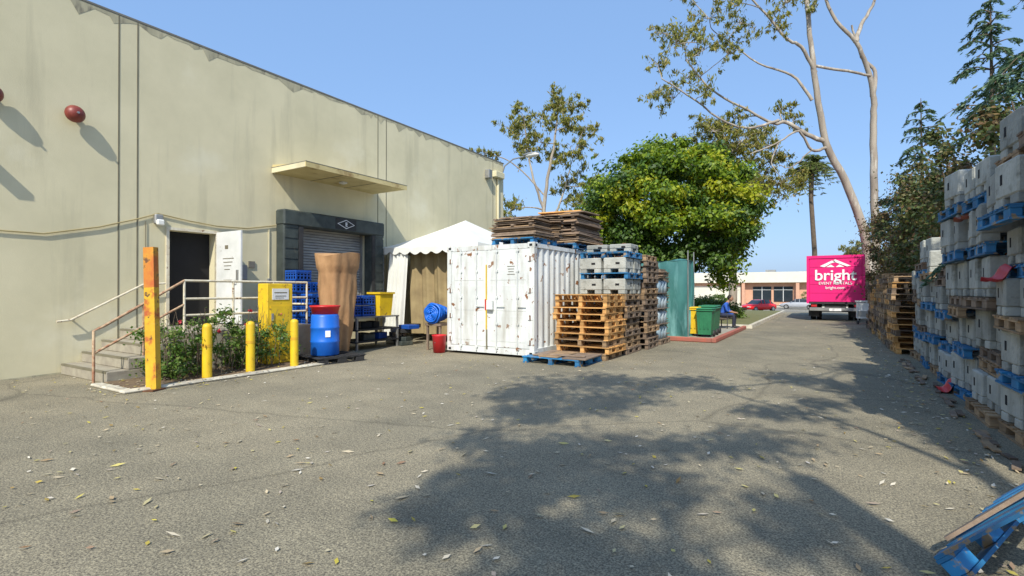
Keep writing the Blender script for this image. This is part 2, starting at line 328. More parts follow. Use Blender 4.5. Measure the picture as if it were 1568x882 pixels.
b.bb(WX,WX+.32,7.86,8.4,.9,3.3,M_rubber2,ch=.03); b.bb(WX,WX+.32,10.72,11.2,.9,3.3,M_rubber2,ch=.03)
b.bb(WX,WX+.36,7.84,11.22,3.12,3.52,M_rubber2,ch=.04); b.bb(WX+.32,WX+.35,8.28,8.4,.9,3.12,M_black); b.bb(WX+.32,WX+.35,10.72,10.84,.9,3.12,M_black)
for z in np.arange(1.0,3.1,.26): b.bb(WX+.32,WX+.335,7.9,8.26,z,z+.2,M_rubber2); b.bb(WX+.32,WX+.335,10.86,11.18,z,z+.2,M_rubber2)
b.bb(WX+.02,WX+.42,8.0,8.25,.75,1.15,M_black,ch=.02); b.bb(WX+.02,WX+.42,10.85,11.1,.75,1.15,M_black,ch=.02); b.bb(WX,WX+.2,8.3,10.8,1.02,1.15,M_metal); b.build('dock_seal',B)
b=MB(); Yq=9.75;Zq=3.33;Xq=WX+.366
b.bb(WX+.36,Xq,Yq-.36,Yq+.36,Zq-.15,Zq+.15,M_black)
for s0 in (0,1):
    a=.3-.035*s0; h=.125-.02*s0; xx=Xq+.003+.003*s0
    b.add([(xx,Yq-a,Zq),(xx,Yq,Zq-h),(xx,Yq+a,Zq),(xx,Yq,Zq+h)],[(0,1,2,3)],(M_txt,M_black)[s0])
o=b.build('dock_sign',B); text('E',(Xq+.012,Yq,Zq-.055),.15,M_txt,B,'sign_letter',(R(90),0,R(90)),.004)
b=MB(); x0,x1,y0,y1=WX,-10.45,7.77,11.1
b.add([(x0,y0,4.42),(x1,y0,4.42),(x1,y1,4.42),(x0,y1,4.42),(x0,y0,4.62),(x1,y0,4.5),(x1,y1,4.5),(x0,y1,4.62)],[(0,1,2,3),(4,5,6,7),(0,1,5,4),(1,2,6,5),(2,3,7,6)],M_canopy)
b.bb(x1,x1+.03,y0-.03,y1+.03,4.41,4.53,M_canopy); b.bb(x0+.01,x1,y0-.03,y0,4.41,4.53,M_wall); b.bb(x0,x1+.035,y0-.035,y1+.035,4.532,4.545,M_cap)
b.bb(x0,x1,y0+1.1,y0+1.12,4.413,4.419,M_joint); b.bb(x0,x1,y0+2.2,y0+2.22,4.413,4.419,M_joint); b.box(-11.1,9.4,4.39,.16,.16,.05,M_white,ch=.01); b.build('dock_canopy',B)
def bell(y,z,name='alarm_bell'):
    b=MB(); b.M=Matrix.Translation((WX,y,z))@Matrix.Rotation(R(90),4,'Y')
    b.lathe(0,0,[(.15,.10),(.155,.13),(.13,.19),(.085,.235),(.03,.25),(0,.25)],M_bell,28); b.lathe(0,0,[(0.05,0),(.05,.12),(.14,.12)],M_metal,16); b.cyl(0,0,.24,.28,.02,M_metal,10); b.build(name,B)
bell(3.8,4.70); bell(2.70,4.72,'alarm_bell_b')
b=MB(); b.bb(WX,WX+.1,5.12,5.28,2.86,3.06,M_metal,ch=.02); b.bb(WX+.1,WX+.17,5.13,5.27,2.83,2.95,M_lamp,ch=.02); b.bb(WX,WX+.3,2.3,2.5,3.85,3.95,M_metal)
b.bb(WX,WX+.09,6.95,7.08,1.75,2.1,M_metal,ch=.01); b.bb(WX,WX+.03,7.15,7.3,2.05,2.2,M_cap); b.bb(WX,WX+.06,7.62,7.72,1.6,1.8,M_metal,ch=.01); b.tube([(WX+.02,7.67,1.8),(WX+.02,7.67,3.0)],.012,M_wall,6); b.build('wall_fixtures',B)
b=MB(); pts=[]
for (y,z) in ((-2,3.0),(0,2.75),(2,2.55),(2.85,2.5),(3.4,2.5),(4.2,2.7),(4.84,2.93),(5.2,3.08),(5.8,3.0),(6.4,2.95),(7.1,2.97),(7.5,3.05),(7.85,3.12)): pts.append((WX+.03,y,z))
b.tube(pts,.013,mat('tan_cable',(.4,.33,.16),rough=.7),6); b.tube([(WX+.02,4.98,2.9),(WX+.02,4.98,.9)],.008,M_joint,5); b.build('cable',B)
b=MB(); b.tube([(WX+.06,17.9,6.2),(WX+.06,17.9,.2)],.05,M_wall,8); b.bb(WX,WX+.2,17.55,18.2,6.15,6.4,M_wall,ch=.02); b.bb(WX,WX+.22,17.0,17.25,6.0,6.35,M_metal,ch=.02); b.build('downspout',B)
L0=empty('street_lamp',(WX,18.35,6.8)); b=MB()
b.tube([(WX+.0,18.3,6.4),(WX+.1,18.34,6.75),(WX+.5,18.38,7.0),(WX+1.2,18.4,7.05)],.03,M_metal,8); b.ell((WX+1.4,18.4,7.05),(.34,.15,.09),M_lamp); b.ell((WX+1.35,18.4,7.09),(.38,.16,.08),M_metal); b.build('lamp_arm',L0)

# ---------------------------------------------------------------- steps, landing
st=empty('entrance_steps',(-10.8,4.5,0)); b=MB()
for i in range(4): b.bb(WX+.01,-9.9,3.65+.3*i,4.85,.19*i,.19*(i+1)-.0,M_conc,ch=.012); b.bb(WX+.02,-9.91,3.645+.3*i,3.69+.3*i,.19*(i+1)-.03,.19*(i+1)+.003,M_joint)
b.bb(WX+.01,-9.85,4.852,7.5,0,.752,M_conc,ch=.015); b.build('concrete_landing',st)
b=MB(); r=.022
X=-9.95
for (y,z0,z1) in ((4.85,.75,1.68),(5.75,.75,1.68),(6.6,.75,1.68),(7.42,.75,1.68)): b.tube([(X,y,z0),(X,y,z1)],r,M_railw,8)
for z in (1.68,1.35,1.05): b.tube([(X,4.85,z),(X,7.42,z)],r,M_railw,8)
b.tube([(X,7.42,1.68),(WX+.1,7.42,1.68)],r,M_railw,8); b.tube([(X,7.42,1.2),(WX+.1,7.42,1.2)],r,M_railw,8)
b.tube([(WX+.12,3.55,.95),(WX+.12,3.75,.97),(WX+.12,4.9,1.62),(WX+.12,5.3,1.65)],.02,M_railw,8)
b.tube([(WX,4.9,1.6),(WX+.12,4.9,1.6)],.015,M_railw,6); b.tube([(WX,3.8,.97),(WX+.12,3.8,.97)],.015,M_railw,6)
b.build('landing_railing',st)
b=MB(); 
b.tube([(X,3.5,0),(X,3.5,.86),(X,3.62,.92),(X,4.85,1.68)],.022,M_railr,8); b.tube([(X,3.5,.5),(X,4.85,1.25)],.02,M_railr,8); b.tube([(X,4.2,.4),(X,4.2,1.28)],.02,M_railr,8)
b.build('stair_handrail',st)
b=MB(); b.bb(-8.82,-8.66,3.4,7.0,0,.05,M_curb,ch=.02); b.bb(-9.84,-8.83,3.6,6.9,0,.045,M_soil); b.bb(-9.85,-8.83,3.42,3.58,0,.045,M_curb,ch=.015); b.build('planter_kerb')
def bollard(x,y,name='bollard'):
    b=MB(); b.lathe(x,y,[(.075,0),(.075,.88),(.07,.915),(.05,.94),(0,.955)],M_yel,20); b.lathe(x,y,[(.078,.55),(.078,.6)],M_yelpost,20); b.build(name)
for x,y in ((-8.90,4.70),(-8.90,5.46),(-8.82,6.3)): bollard(x,y)
b=MB(); b.M=Matrix.Translation((-8.66,3.76,0))@Matrix.Rotation(R(-2.8),4,'Y')@Matrix.Rotation(R(25),4,'Z')
for (za,zb_,mm) in ((0,1.0,M_yelpost),(1.001,1.55,M_yelpost),(1.551,2.16,M_redpost)):
    b.bb(-.085,.085,-.006,.006,za,zb_,mm); b.bb(-.085,-.073,.0065,.09,za,zb_,mm); b.bb(.073,.085,.0065,.09,za,zb_,mm)
b.bb(-.12,.12,-.1,.14,0,.02,M_rust); b.build('steel_guard_post')
b=MB(); b.bb(-9.7,-9.38,6.10,6.66,.05,1.64,M_yel,ch=.012); b.bb(-9.38,-9.372,6.16,6.61,.12,1.2,M_yel); b.bb(-9.378,-9.366,6.2,6.56,1.32,1.54,M_white); b.bb(-9.366,-9.363,6.24,6.52,1.45,1.47,M_joint); b.bb(-9.366,-9.363,6.26,6.5,1.385,1.40,M_joint); b.bb(-9.366,-9.363,6.26,6.45,1.35,1.36,M_joint)
b.bb(-9.38,-9.35,6.18,6.22,.9,1.05,M_metal); b.build('yellow_utility_cabinet')

M_rose=leafmat('rose_leaves',[(.04,.09,.015),(.08,.17,.02),(.13,.23,.04),(.19,.2,.05)])
P=empty('rose_bush',(-9.3,5.2,0)); cl=[]
for i in range(74):
    y=U(4.0,6.5); x=U(-9.75,-9.0); z=U(.12,1.15)*(1-.35*abs(y-5.2)/1.3); cl.append((x,y,z,.19,.19,.16,105))
foliage('rose_leaves',cl,.065,.042,M_rose,P,gauss=True)
M_petal=leafmat('rose_petals',[(.55,.02,.03),(.6,.05,.1),(.4,.01,.02)])
foliage('rose_flowers',[(U(-9.5,-8.95),U(4.1,6.4),U(.5,1.15),.035,.035,.03,22) for i in range(6)],.045,.04,M_petal,P)
b=MB()
for i in range(60):
    y=U(4.1,6.4);x=U(-9.6,-9.1); b.tube([(x,y,.03),(x+U(-.1,.1),y+U(-.1,.1),.5),(x+U(-.2,.25),y+U(-.3,.3),U(.8,1.25))],[.008,.006,.003],M_bark2,5)
b.build('rose_stems',P)

# ---------------------------------------------------------------- pallets & blocks
def pallet(mb,x,y,z,rz,m,w=1.2,l=1.0,tilt=0,M=None):
    old=mb.M
    mb.M=M if M is not None else Matrix.Translation((x,y,z))@Matrix.Rotation(rz,4,'Z')@Matrix.Rotation(tilt,4,'X')
    for yy in (-l/2+.05,0,l/2-.05):
        for xx in (-w/2+.11,0,w/2-.11): mb.box(xx,yy,.062,.2,.085,.08,m,ch=.004)
        mb.box(0,yy,.112,w-.004,.09,.018,m)
    for k in range(7):
        xx=-w/2+.05+k*(w-.1)/6; mb.box(xx+U(-.012,.012),U(-.012,.012),.131,.098 if k%6 else .12,l*U(.98,1.01),.018,m,rz=U(-.012,.012))
    for yy in (-l/2+.05,0,l/2-.05): mb.box(0,yy,.011,w-.01,.1,.02,m)
    mb.M=old
PH=.142
def block(mb,x,y,z,sx,sy,h,rz):
    old=mb.M; mb.M=Matrix.Translation((x,y,z))@Matrix.Rotation(rz,4,'Z')@Matrix.Rotation(U(-.008,.008),4,'X')
    f=.09
    mb.box(0,0,f+(h-f)/2,sx,sy,h-f,M_blk,ch=.018)
    for a in (-1,1):
        for b_ in (-1,1): mb.box(a*(sx/2-.09),b_*(sy/2-.09),f/2+.002,.17,.17,f,M_blk,ch=.008)
    mb.tube([(-.06,0,h-.01),(-.05,0,h+.03),(0,0,h+.04),(.05,0,h+.03),(.06,0,h-.01)],.009,M_rust,6)
    for a in (-1,1):
        mb.box(a*(sx/2+.001),sy*.18,h*.62,.004,.05,.1,M_dark); mb.box(sx*.15,a*(sy/2+.001),h*.62,.1,.004,.05,M_dark)
    mb.M=old

def block_stack(name,xc,yc,layers,seed,lx=1.1,ly=1.15,twist=.06,hs=(.38,.43,.47),full=False):
    random.seed(seed); e=MB(); z=0
    for i in range(layers):
        m=random.choice([M_wbl,M_wood,M_wdk,M_wbl,M_wood]); rz=U(-twist,twist); ox=U(-.1,.1); oy=U(-.05,.05)
        for rep in range(1 if random.random()<.75 else 2):
            pallet(e,xc+ox+U(-.03,.03),yc+oy,z,rz+R(90)+U(-.03,.03),m if rep==0 else M_wdk,w=ly,l=lx,tilt=U(-.006,.006)); z+=PH
        h=random.choice(hs)
        for a in (-1,1):
            for q in (-1,1):
                if i==layers-1 and random.random()<.35 and not (full and a<0): continue
                block(e,xc+ox+a*(lx/4)+U(-.05,.05),yc+oy+q*(ly/4)+U(-.02,.02),z,lx/2-.05-U(0,.05),ly/2-.05-U(0,.06),h-U(0,.012),rz+U(-.09,.09))
        z+=h+.003
    e.build(name); return z
specs=[(5.6,6),(6.85,6),(8.1,5),(9.35,5),(10.6,4),(11.85,4),(13.1,4),(14.35,3)]
for i,(y,n) in enumerate(specs): print('stack',y,block_stack('concrete_block_stack',2.03+U(-.05,.05),y,n,100+i,full=i<4))
block_stack('concrete_block_stack',3.3,6.9,5,301)
random.seed(5)
y=15.7
while y<25.5:
    e=MB(); z=0; n=random.randint(9,14); m=random.choice([M_wood,M_wdk,M_wor,M_wood])
    for k in range(n):
        pallet(e,1.85+U(-.05,.05),y+U(-.04,.04),z,R(90)+U(-.05,.05),random.choice([m,m,M_wood,M_wdk]),w=1.1,l=1.1); z+=PH
    e.build('pallet_stack'); y+=1.28
e=MB()
for (y,z,m) in ((8.3,2.42,M_redcurb),(9.7,.03,M_red),(6.9,1.62,M_red)):
    e.sheet((1.38,y,z),(0,.5,0),(.2,0,.1),8,6,lambda a,b:.03*math.sin(7*a)+.04*math.sin(5*b),m)
e.build('loose_straps')
random.seed(12); e=MB()
for i in range(40):
    y=U(4.8,14); e.box(U(1.25,1.42),y,.012+.02*random.random(),.06,U(.15,.45),.016,random.choice([M_wdk,M_wood,M_wdk]),rz=U(-.25,.25))
e.build('scrap_boards')
e=MB(); ex=Vector((.38,.925,0)).normalized(); uy=(Vector((.925,-.38,0)).normalized()*math.cos(R(47))+Vector((0,0,1))*math.sin(R(47))).normalized(); nz=ex.cross(uy)
if nz.z<0: nz=-nz; ex=-ex
org=Vector((.76,4.05,.03))+uy*.5-nz*.05
Mx=Matrix(((ex.x,uy.x,nz.x,org.x),(ex.y,uy.y,nz.y,org.y),(ex.z,uy.z,nz.z,org.z),(0,0,0,1)))
pallet(e,0,0,0,0,M_wbl,w=1.3,l=1.0,M=Mx)
e.M=Mx; e.box(.22,-.12,.16,.1,.8,.02,M_wdk,rz=.35); e.M=None; e.build('leaning_pallet')

# ---------------------------------------------------------------- container
C=empty('shipping_container',(-6.7,12.9,0)); x0,x1,y0,y1,zb,zt=-7.92,-5.5,9.87,15.9,.06,2.56
b=MB()
for x in (x0+.06,x1-.06):
    for y in (y0+.06,y1-.06): b.bb(x-.06,x+.06,y-.06,y+.06,zb+.1,zt-.1,M_cont)
    b.bb(x-.05,x+.05,y0+.12,y1-.12,zb,zb+.15,M_cont); b.bb(x-.04,x+.04,y0+.12,y1-.12,zt-.1,zt-.01,M_cont)
for y in (y0+.06,y1-.06):
    b.bb(x0+.12,x1-.12,y-.05,y+.05,zb,zb+.14,M_cont); b.bb(x0+.12,x1-.12,y-.05,y+.05,zt-.12,zt-.01,M_cont)
for x in (x0+.085,x1-.085):
    for y in (y0+.085,y1-.085):
        for z in (zb-.01,zt-.11): b.box(x,y,z+.06,.18,.18,.125,M_cont,ch=.012); b.box(x,y-.09 if y<12 else y+.09,z+.06,.07,.012,.05,M_dark); b.box(x+.09 if x>-7 else x-.09,y,z+.06,.012,.07,.05,M_dark)
b.build('frame',C)
b=MB()
for x,s in ((x0+.03,1),(x1-.03,-1)):
    y=y0+.12;pr=[]
    while y<y1-.2:
        pr+=[(x,y),(x,y+.07),(x+s*.04,y+.14),(x+s*.04,y+.21)]; y+=.28
    pr.append((x,y1-.12)); vs=[];fs=[]
    for i,(a,c) in enumerate(pr): vs+=[(a,c,zb+.14),(a,c,zt-.1)]
    b.add(vs,[(2*i,2*i+1,2*i+3,2*i+2) for i in range(len(pr)-1)],M_cont)
b.bb(x0+.1,x1-.1,y0+.1,y1-.1,zt-.05,zt-.02,M_cont); b.bb(x0+.1,x1-.1,y1-.1,y1-.05,zb+.14,zt-.12,M_cont); b.bb(x0+.1,x1-.1,y0+.1,y1-.1,zb+.05,zb+.08,M_wdk); b.build('side_panels',C)
b=MB(); xm=(x0+x1)/2-.05
for a,c in ((x0+.13,xm-.008),(xm+.008,x1-.13)):
    b.bb(a,c,y0+.012,y0+.06,zb+.145,zt-.125,M_cont,ch=.008)
    b.bb(a,a+.03,y0+.002,y0+.012,zb+.16,zt-.14,M_cont)
    for k in range(3):
        zz=zb+.28+k*.7; b.bb(a+.09,c-.09,y0+.006,y0+.012,zz,zz+.58,M_cont,ch=.002)
b.bb(x0+.13,x1-.13,y0+.02,y0+.05,zb+.0,zb+.012,M_black)
for x in (x0+.42,xm-.28,xm+.28,x1-.42):
    b.tube([(x,y0-.03,zb+.06),(x,y0-.03,zt-.05)],.013,M_cont,8)
    for z in (.2,.75,1.35,1.95,2.4): b.box(x,y0-.015,z,.07,.03,.045,M_cont)
    if x>xm-.4: b.box(x+.1,y0-.035,1.15,.24,.012,.025,M_cont)
for x in (x0+.1,x1-.1):
    for z in (.35,.9,1.5,2.2): b.box(x,y0-.002,z,.12,.016,.09,M_cont); b.box(x,y0-.012,z,.03,.012,.11,M_rust)
b.box(xm+.12,y0-.05,1.17,.16,.08,.22,M_cont,ch=.01); b.bb(xm-.03,xm+.0,y0-.004,y0+.01,.6,2.1,M_yel); b.bb(xm-.05,xm-.015,y0-.008,y0+.008,1.05,1.3,M_red)
b.bb(xm-.02,xm+.02,y0-.006,y0+.009,.15,.6,M_joint)
for k in range(4): b.box(x1-.6,y0-.001,2.05-.06*k,.2-.03*(k%3),.004,.01,M_joint)
b.build('doors',C)

def ply_stack(name,x0,x1,y0,y1,z0,z1,seed,base=True,gap=.03,mats=None):
    random.seed(seed); e=MB(); z=z0
    if base:
        pallet(e,(x0+x1)/2,(y0+y1)/2,z0,R(90),M_wbl,w=(y1-y0),l=(x1-x0)*.95); z+=PH
    while z<z1:
        t=U(.018,.04); e.box((x0+x1)/2+U(-.06,.06),(y0+y1)/2+U(-.07,.07),z+t/2,(x1-x0)*U(.9,1.04),(y1-y0)*U(.92,1.03),t,random.choice(mats or [M_ply,M_ply,M_wdk,M_wood]),rz=U(-.05,.05)); z+=t+U(.002,gap)
        if random.random()<.25: 
            for a in (-.4,0,.4): e.box((x0+x1)/2+a*(x1-x0),(y0+y1)/2,z+.02,.08,(y1-y0)*.98,.04,M_wdk)
            z+=.042
    e.build(name)
ply_stack('plywood_stack',-6.85,-5.65,10.15,11.35,2.575,3.18,1)
ply_stack('plywood_stack',-6.7,-5.45,12.0,13.75,2.575,3.45,2)
e=MB(); e.box(-6.5,12.6,3.52,1.3,.5,.05,M_wor,rz=.1); e.box(-6.1,12.9,3.57,1.4,.9,.03,M_ply,rz=-.08); e.box(-6.2,12.7,3.61,1.2,.6,.03,M_wor,rz=.15); e.box(-6.3,10.8,3.25,1.1,.5,.025,M_wdk,rz=.15)
for k in range(12):
    e.box(-5.72+U(-.1,.05),11.3+U(-.1,.1),2.75+.05*k,.35,.5,.02,random.choice([M_wdk,M_ply,M_wood]),rz=.4+U(-.2,.2))
e.build('loose_planks')

random.seed(21)
def pstack(name,xc,yc,n,mats,w=1.15,l=1.15,z=0,rz=0,j=.04):
    e=MB()
    for k in range(n):
        pallet(e,xc+U(-j,j),yc+U(-j,j),z,R(90)+rz+U(-.05,.05),random.choice(mats),w=w,l=l); z+=PH
    e.build(name); return z
pstack('pallet_stack',-4.76,9.8,1,[M_wbl],w=1.1,l=1.3,rz=R(-3),z=0)
e=MB(); e.box(-4.3,9.75,.155,.5,1.0,.02,M_wdk,rz=.05); e.box(-4.85,9.8,.16,.45,1.0,.022,M_wood,rz=-.04); e.box(-5.2,9.9,.16,.2,.95,.02,M_wdk); e.box(-4.6,9.5,.185,.9,.12,.02,M_wdk,rz=.1); e.build('scrap_boards')
pstack('pallet_stack',-4.65,10.95,10,[M_wor,M_wor,M_wor,M_wood],w=1.1,l=1.25)
z=pstack('pallet_stack',-4.62,12.2,10,[M_wdk,M_wood,M_wdk],w=1.15,l=1.15)
e=MB(); z=1.42
for i in range(2):
    for a in (-1,1):
        for q in (-1,1): block(e,-4.62+a*.3,12.2+q*.3,z,.55,.55,.36,U(-.06,.06))
    z+=.363; pallet(e,-4.62+U(-.03,.03),12.2,z,R(90),M_wbl,w=1.15,l=1.2); z+=PH
for a in (-1,1): block(e,-4.62+a*.3,12.2+.1,z,.54,.6,.2,.02)
e.build('concrete_block_stack')
pstack('pallet_stack',-4.5,13.5,17,[M_wdk,M_wdk,M_wood],w=1.1,l=1.05)
e=MB(); pallet(e,-4.45,14.75,0,R(90),M_wdk,w=1.0,l=1.0); z=PH
for lv in range(4):
    for a in range(3):
        for c in range(3): e.lathe(-4.45+(a-1)*.3,14.75+(c-1)*.3,[(.0,z),(.135,z),(.135,z+.3),(.05,z+.38),(.03,z+.42),(0,z+.42)],M_wrap,14)
    z+=.43; e.bb(-4.93,-3.97,14.27,15.23,z-.008,z+.004,M_wdk)
e.build('water_bottle_pallet')
ply_stack('plywood_stack',-5.4,-4.2,15.35,15.95,0,2.1,9,True,.01)
e=MB(); x0,x1,y0,y1,h=-5.6,-3.68,16.15,17.0,2.42
f=lambda a,b:.05*math.sin(9*a+3*b)+.035*math.sin(17*a+1.3*math.sin(6*b))+.02*math.sin(31*a-4*b)
e.sheet((x0,y0,.08),(x1-x0,0,0),(0,0,h-.08),50,20,lambda a,b:-f(a,b)*(1-b*.7),M_tarp); e.sheet((x1,y0,.08),(0,y1-y0,0),(0,0,h-.08),26,20,lambda a,b:f(a+.4,b)*(1-b*.7),M_tarp)
e.sheet((x0,y1,.08),(x1-x0,0,0),(0,0,h-.08),30,8,lambda a,b:f(a,b)*.5,M_tarp); e.sheet((x0,y0,.08),(0,y1-y0,0),(0,0,h-.08),10,8,lambda a,b:f(a,b)*.5,M_tarp)
e.sheet((x0-.02,y0-.02,h),(x1-x0+.04,0,0),(0,y1-y0+.04,0),20,10,lambda a,b:.08*math.sin(math.pi*a*3)*math.sin(math.pi*b),M_tarp)
for x in (x0,x1):
    for y in (y0+.03,y1-.03): e.tube([(x*.999+.01,y,0),(x*.999+.01,y,h+(.3 if x==x1 else 0))],.02,M_metal,6)
e.build('tarp_covered_rack')
def bin_(name,x,y,m,w=.55,h=.95,lid=True):
    e=MB(); a=w/2; t=a*.82
    vs=[(x-t,y-t,.18),(x+t,y-t,.18),(x+t,y+t,.18),(x-t,y+t,.18),(x-a,y-a,h),(x+a,y-a,h),(x+a,y+a,h),(x-a,y+a,h)]
    e.add(vs,[(0,1,2,3),(0,1,5,4),(1,2,6,5),(2,3,7,6),(3,0,4,7)],m); e.box(x,y,h+.0,w+.06,w+.06,.04,m,ch=.012); e.box(x,y-.01,h+.05,w+.02,w+.04,.06,m,ch=.025)
    e.tube([(x-a,y+a+.06,h),(x+a,y+a+.06,h)],.018,m,8)
    for s in (-1,1): e.M=Matrix.Translation((x+s*(a-.02),y+t,.2))@Matrix.Rotation(R(90),4,'Y'); e.cyl(0,0,-.03,.03,.1,M_black,16); e.M=None
    for k in (-1,0,1): e.box(x+k*w*.25,y-a*.93,.6,.03,.02,.5,m)
    e.build(name)
bin_('waste_bin',-3.62,16.05+.55,M_yel,.42,.92); bin_('waste_bin',-3.2,16.4,M_green,.45,.9); bin_('waste_bin',-3.25,17.05,M_green,.5,.95); bin_('waste_bin',-3.3,17.8,M_green,.5,.95)

# ---------------------------------------------------------------- dock clutter
e=MB(); pallet(e,-9.05,7.35,0,R(80),M_black,w=1.05,l=.95); e.build('plastic_pallet')
e=MB(); x,y,z=-9.08,7.22,.145
e.lathe(x,y,[(0,z),(.26,z),(.285,z+.02),(.285,z+.27),(.298,z+.29),(.285,z+.31),(.285,z+.56),(.298,z+.58),(.285,z+.60),(.28,z+.82),(.26,z+.86),(.0,z+.86)],M_blue,32)
e.box(x+.25,y-.13,z+.46,.03,.1,.13,M_txt,rz=-.45); e.build('blue_drum')
e=MB(); z+=.862; e.lathe(x,y,[(0,z),(.26,z),(.29,z+.14),(.31,z+.15),(.31,z+.18),(.285,z+.18),(.26,z+.03),(0,z+.03)],M_red,32); e.build('red_tub')
# tall draped brown cover
random.seed(3); e=MB(); n=64; J=30; rings=[]; xc,yc=-9.62,7.95
for j in range(J+1):
    t=j/J; z=.02+2.3*t; vs=[]
    for k in range(n):
        a=2*math.pi*k/n; c,s_=math.cos(a),math.sin(a); p=2+5*t; q=(abs(c)**p+abs(s_)**p)**(-1/p)
        fold=(1-t)**.6*(.035*math.sin(7*a+2*t)+.025*math.sin(11*a-3*t))+.012*math.sin(4*a+17*t)
        rr=(.24+.10*t**.6+(.03 if t>.86 else 0))*q+fold
        vs.append((xc+rr*c+.05*t,yc+rr*s_*1.05,z+(.05*math.sin(2*a+1) if j==J else 0)))
    rings+=vs
e.add(rings,[(j*n+k,j*n+(k+1)%n,(j+1)*n+(k+1)%n,(j+1)*n+k) for j in range(J) for k in range(n)],M_card,True)
e.add(rings[-n:],[list(range(n))],M_card); e.build('draped_kraft_cover')
def crate(mb,x,y,z,sx=.42,sy=.42,h=.27,m=M_crate):
    mb.bb(x-sx/2,x+sx/2,y-sy/2,y+sy/2,z,z+.02,m)
    for zz,hh in ((z+.03,.04),(z+.12,.025),(z+.18,.025),(z+h-.035,.04)):
        for s in (-1,1): mb.box(x+s*(sx/2-.01),y,zz,.02,sy,hh,m); mb.box(x,y+s*(sy/2-.01),zz,sx-.04,.02,hh,m)
    for k in range(5):
        q=-sx/2+.02+k*(sx-.04)/4
        for s in (-1,1): mb.box(x+q,y+s*(sy/2-.008),z+h/2,.03,.012,h-.04,m); mb.box(x+s*(sx/2-.008),y+q,z+h/2,.012,.03,h-.04,m)
    mb.bb(x-sx/2+.03,x+sx/2-.03,y-sy/2+.03,y+sy/2-.03,z+.03,z+h*.7,M_dark)
e=MB()
for (x,y,n) in ((-10.85,7.85,7),(-10.85,8.3,6),(-10.4,7.95,5),(-10.35,8.45,6)):
    for k in range(n): crate(e,x+U(-.01,.01),y+U(-.01,.01),.05+k*.28)
e.build('milk_crate_stack')
e=MB(); 
for x in (-10.8,-10.0):
    for y in (8.9,10.3): e.box(x,y,.42,.05,.05,.84,M_metal)
for z in (.2,.5,.82): e.box(-10.4,9.6,z,.86,1.5,.035,M_metal if z>.8 else M_black)
for i in range(9): e.box(U(-10.65,-10.2),U(9.05,10.1),random.choice([.3,.6]),U(.15,.35),U(.15,.35),.16,random.choice([M_dark,M_crate,M_black,M_wdk,M_rubber2]),rz=U(-.4,.4),ch=.01)
e.build('work_table')
e=MB()
for (x,y) in ((-10.45,9.05),(-10.4,9.48)):
    for k in range(2): crate(e,x,y,.84+k*.28)
e.build('milk_crate_stack')
e=MB(); x,y,z=-10.25,9.95,.84
vs=[(x-.18,y-.2,z),(x+.18,y-.2,z),(x+.18,y+.2,z),(x-.18,y+.2,z),(x-.22,y-.24,z+.6),(x+.22,y-.24,z+.6),(x+.22,y+.24,z+.6),(x-.22,y+.24,z+.6)]
e.add(vs,[(0,1,2,3),(0,1,5,4),(1,2,6,5),(2,3,7,6),(3,0,4,7)],M_yel); e.bb(x-.25,x+.25,y-.27,y-.23,z+.57,z+.62,M_yel); e.bb(x-.25,x+.25,y+.23,y+.27,z+.57,z+.62,M_yel); e.bb(x+.21,x+.25,y-.23,y+.23,z+.57,z+.62,M_yel); e.bb(x-.25,x-.21,y-.23,y+.23,z+.57,z+.62,M_yel); e.build('yellow_tote')
e=MB()
for i in range(12): e.box(U(-10.6,-9.9),U(10.5,11.1),.06+.11*(i%5),U(.2,.5),U(.2,.5),.11,random.choice([M_black,M_wdk,M_crate,M_rubber2,M_metal]),rz=U(-.5,.5),ch=.01)
e.build('stored_boxes')
e=MB(); x,y=-8.05,9.72; e.lathe(x,y,[(0,.01),(.14,.01),(.17,.4),(.18,.41),(.18,.43),(.165,.43),(.14,.05),(0,.05)],M_red,28); e.tube([(x-.17,y,.4),(x-.12,y-.05,.3),(x,y-.17,.25),(x+.12,y-.05,.3),(x+.17,y,.4)],.006,M_metal,6); e.build('red_bucket')
e=MB(); x,y=-8.45,10.15
e.bb(x-.25,x+.25,y-.2,y+.3,.62,.68,M_wdk); 
for a in (-.2,.2):
    for c in (-.15,.25): e.bb(x+a-.025,x+a+.025,y+c-.025,y+c+.025,0,.62,M_wdk)
for k in range(9):
    pts=[(x+U(-.01,.01)+(.24-.012*k+U(-.012,.012))*math.cos(q),y-.2+.055*k+.02*math.sin(3*q+k),.93+(.24-.012*k)*math.sin(q)) for q in np.linspace(0,2*math.pi,24)]; e.tube(pts,.032,M_blue,8)
for rr in (.2,.15,.1,.05):
    pts=[(x+rr*math.cos(q),y-.26+.02*math.sin(4*q),.93+rr*math.sin(q)) for q in np.linspace(0,2*math.pi,20)]; e.tube(pts,.028,M_blue,8)
e.build('blue_hose_coil')

